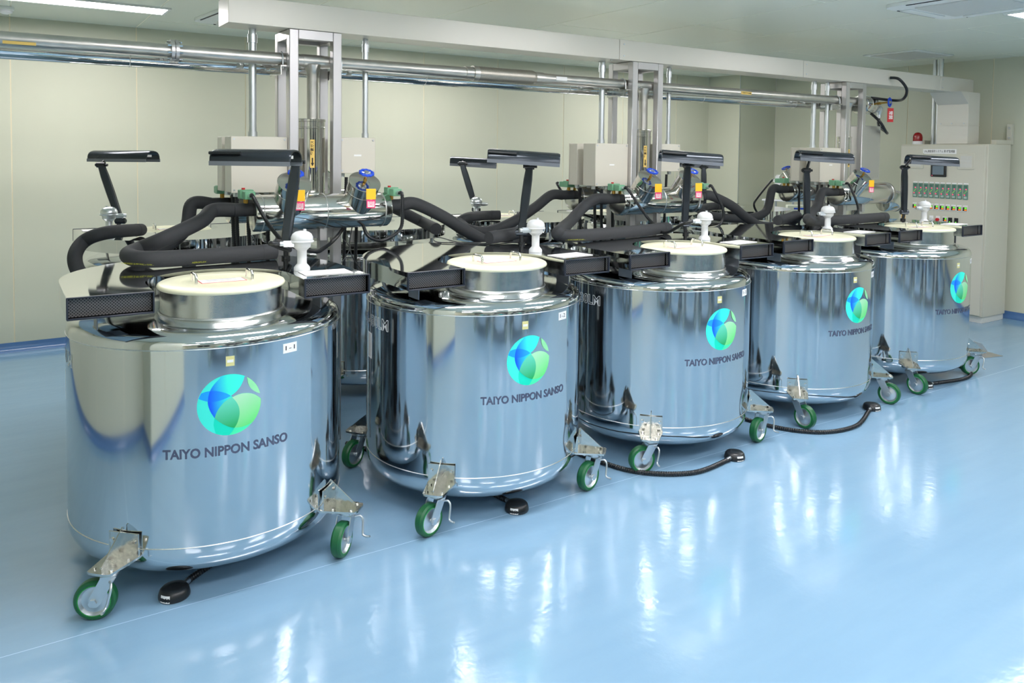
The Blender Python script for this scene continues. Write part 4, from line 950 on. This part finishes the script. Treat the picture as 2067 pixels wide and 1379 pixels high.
MB().box(-.03, .03, -.104, -.102, -.19, -.09).build('yellow_card', 'yellow_tag', t, smooth=0); MB().box(-.03, .03, -.104, -.102, -.215, -.192).build('green_card', 'green_bright', t, smooth=0)

# ------------------------------------------------------------------ control cabinet
CX, CYa, CYb, CH = 8.05, 3.90, 4.78, 1.762
t = thing('control_cabinet', 'beige control cabinet with meters and red beacon against the right wall', 'cabinet', (CX, CYa, 0)); W_ = CYb-CYa
bx = MB().box(.02, .46, 0, W_, .06, CH, .004).build('body', 'cabinet_paint', t)
MB().box(.035, .45, .01, W_-.01, 0, .06, .002).build('plinth', 'ac_grille', t)
dr = MB().box(.0, .0195, .018, W_-.006, .075, CH-.012, .003).build('door', 'cabinet_paint', t)
def fp(name, y0, y1, z0, z1, m, parent, d=.002, b=0., out=0.):     # plate on the door, y measured in the room
    return MB().box(-d-out, -out, y0-CYa, y1-CYa, z0, z1, b).build(name, m, parent, smooth=0 if not b else 40)
def ftext(name, body, y, z, size, m, parent, out, fitw=None):
    M = Matrix(((0, 0, -1, -out), (-1, 0, 0, y-CYa), (0, 1, 0, z), (0, 0, 0, 1))); return text_part(name, body, size, m, parent, M, .0002, fitw=fitw)
npz = fp('name_plate', 4.195, 4.535, 1.664, 1.712, 'white_print', dr); ftext('name_text', 'LN₂凍結保存システム 第1群監視盤', 4.365, 1.688, .03, 'ink_black', npz, .0026, .31)
for ya in (4.02, 4.53):
    g = fp('louver', ya-.005, ya+.155, 1.51, 1.67, 'cabinet_paint', dr, .006, .002)
    for r_ in range(9): MB().box(-.0085, -.0062, ya+.02-CYa, ya+.13-CYa, 1.533+r_*.013, 1.541+r_*.013).build('slat', 'ac_grille', g, smooth=0)
sc = fp('touch_panel', 4.285, 4.445, 1.43, 1.555, 'black_plastic', dr, .012, .004); fp('screen', 4.31, 4.425, 1.452, 1.54, 'screen_grey', sc, .001, 0, .0122); MB().cyl((-.0122, 4.427-CYa, 1.442), (-.0135, 4.427-CYa, 1.442), .004, n=10).build('power_led', 'led_pink', sc)
mm = {}
for k in range(10):
    yc = 4.605-k*.0572; dz = 0.
    lb_ = fp('name_strip', yc-.022, yc+.022, 1.362, 1.374, 'white_print', dr)
    p = fp('alarm_unit', yc-.023, yc+.023, 1.212, 1.358, 'meter_green', dr, .008, .002)
    for z, yo, m in ((1.312, -.006, 'led_pink'), (1.256, .008, 'led_pink')): MB().cyl((-.008, yc+yo-CYa, z), (-.0105, yc+yo-CYa, z), .0062, n=12).build('indicator', m, p)
    for j in range(4): MB().box(-.0095, -.0082, yc+.012-j*.008-CYa-.0025, yc+.012-j*.008-CYa+.0025, 1.268+j*.009, 1.272+j*.009).build('lamp_bar', 'led_lime', p, smooth=0)
    for z in (1.34, 1.328, 1.235, 1.224): MB().box(-.009, -.0082, yc-.014-CYa, yc+.014-CYa, z, z+.004).build('marking', 'ink_black' if z > 1.3 else 'ac_white', p, smooth=0)
    fp('name_strip', yc-.022, yc+.022, 1.143, 1.153, 'white_print', dr)
    q = fp('counter', yc-.023, yc+.023, 1.09, 1.139, 'white_print', dr, .006, .001); fp('bezel', yc-.02, yc+.02, 1.097, 1.136, 'ink_black', q, .001, 0, .0062)
    fp('green_digits', yc-.018, yc+.004, 1.118, 1.134, 'lcd_green', q, .0005, 0, .0074); fp('orange_digits', yc-.018, yc+.006, 1.101, 1.114, 'lcd_orange', q, .0005, 0, .0074)
for yc, m in ((4.493, 'ink_black'), (4.425, 'ac_grille'), (4.357, 'red_plastic')):
    b = fp('switch_plate', yc-.02, yc+.02, .975, 1.03, 'white_print', dr, .003); MB().cyl((-.003, yc-CYa, .993), (-.022, yc-CYa, .993), .017, n=20).build('knob', m, b)
b = fp('counter', 4.262, 4.308, .975, 1.025, 'white_print', dr, .006); fp('bezel', 4.265, 4.305, .98, 1.018, 'ink_black', b, .001, 0, .0062); fp('green_digits', 4.268, 4.285, 1.0, 1.015, 'lcd_green', b, .0005, 0, .0074); fp('orange_digits', 4.268, 4.29, .984, .997, 'lcd_orange', b, .0005, 0, .0074)
for yc in (4.232, 4.172):
    b = fp('breaker', yc-.018, yc+.018, .955, 1.022, 'ink_black', dr, .008); fp('green_lamp', yc-.003, yc+.007, .96, .985, 'lcd_green', b, .001, 0, .0082)
MB().cyl((-.02, .05, .95), (-.001, .05, .95), .012, n=16).build('door_handle', 'zinc', dr)
t = thing('warning_beacon', 'red rotating warning beacon standing on top of the control cabinet', 'beacon', (8.16, 4.66, CH+.0005))
MB().lathe([(.05, 0), (.05, .03), (.046, .034)], 28).build('base', 'device_white', t); MB().lathe([(.046, .0345), (.047, .075), (.042, .1), (.03, .118), (.012, .126), (0, .127)], 28).build('dome', 'red_glass', t)
MB().box(-.012, .012, -.02, .02, .036, .085, .003).build('reflector', 'red_plastic', t)
for yy, lb in ((3.92, 'right'), (4.64, 'left')):
    t = thing('angle_bracket', 'beige angle bracket fixing the %s top of the control cabinet to the wall' % lb, 'bracket', (8.36, yy, CH+.0005))
    MB().box(-.1, .2, -.0, .05, 0, .045, .002).box(.2, .245, -.0, .05, 0, .21, .002).build('angle', 'cabinet_paint', t)
    MB().cyl((.199, .025, .17), (.194, .025, .17), .01, n=12).cyl((.199, .025, .07), (.194, .025, .07), .01, n=12).build('bolt', 'zinc', t)
for yy, wd_ in ((4.475, 'right'), (4.515, 'middle'), (4.562, 'left')):
    t = thing('conduit', '%s steel conduit of three between the control cabinet and the ceiling' % wd_, 'conduit', (8.24+(.03 if yy > 4.5 else 0), yy, CH+.0005), 0, 'conduits above the cabinet')
    MB().cyl((0, 0, 0), (0, 0, ZC-CH-.001), .0185, n=22).build('tube', 'zinc', t); MB().cyl((0, 0, 0), (0, 0, .03), .023, n=22).build('connector', 'zinc', t)
# ------------------------------------------------------------------ devices behind the right stand
p = onY(1583, 402, 6.25)
t = thing('equipment_trolley', 'pale trolley under the white instrument far behind the right pipe stand', 'trolley', (p.x, p.y, 0), .3)
MB().box(-.2, .2, -.2, .2, p.z-.02, p.z, .004).build('shelf', 'device_white', t); MB().box(-.2, .2, -.2, .2, .2, .22, .004).build('shelf', 'device_white', t)
for sx in (-1, 1):
    for sy in (-1, 1): MB().cyl((sx*.17, sy*.17, 0), (sx*.17, sy*.17, p.z-.02), .014, n=14).build('leg', 'zinc', t)
t = thing('analyser', 'white instrument with rounded top far behind the right pipe stand', 'instrument', (p.x, p.y, p.z+.0005), -.45)
MB().box(-.13, .13, -.1, .1, 0, .115, .006).build('lower_case', 'device_cream', t); MB().box(-.085, .135, -.1, .1, .117, .295, .02).build('upper_case', 'device_white', t)
for k in range(7): MB().box(-.08+k*.02, -.07+k*.02, -.102, -.1002, .03, .08).build('vent_slot', 'lamp_grey', t, smooth=0)
MB().box(-.11, -.05, -.1025, -.1002, .092, .106).build('yellow_label', 'yellow_tag', t, smooth=0); MB().box(.0, .07, -.103, -.1002, .2, .212).build('slot', 'lamp_grey', t, smooth=0)
p = onY(1612, 440, 5.0)
t = thing('control_unit', 'cream control unit with a blue striped keypad behind the right pipe stand', 'instrument', (7.05, 5.45, 0), -.75)
q = onY(1612, 440, 5.45); t.location = (q.x, q.y, 0); zc_ = q.z-.13
MB().box(-.13, .13, -.05, .05, zc_, zc_+.27, .006).build('case', 'device_cream', t); MB().box(-.06, .12, -.0515, -.0502, zc_+.225, zc_+.243).build('blue_strip', 'blue_wheel', t, smooth=0)
for r_ in range(4):
    for c_ in range(5): MB().box(-.09+c_*.042, -.075+c_*.042, -.053, -.0502, zc_+.05+r_*.04, zc_+.06+r_*.04).build('key', 'lamp_grey' if (r_+c_) % 2 else 'green_valve', t, smooth=0)
MB().cyl((0, 0, .02), (0, 0, zc_), .025, n=18).build('pedestal', 'zinc', t); MB().cyl((0, 0, 0), (0, 0, .02), .16, n=28).build('pedestal_foot', 'zinc', t)
# ------------------------------------------------------------------ floor pedal unit past the last vessel
t = thing('floor_pedal', 'stainless floor pedal unit on a plate beside the far right vessel', 'pedal', (6.75, 3.36, 0), -.25)
MB().box(-.2, .2, -.15, .15, 0, .006, .002).build('base_plate', 'brushed', t)
MB().prism([(-.15, .0065), (.12, .0065), (.12, .035), (.06, .1), (-.15, .15)], -.09, .09, M=Matrix(((1, 0, 0, 0), (0, 0, 1, .02), (0, 1, 0, 0), (0, 0, 0, 1)))).build('cover', 'brushed', t, smooth=20)
MB().cyl((.13, -.03, .02), (.13, .07, .02), .012, n=14).build('pivot', 'black_plastic', t)
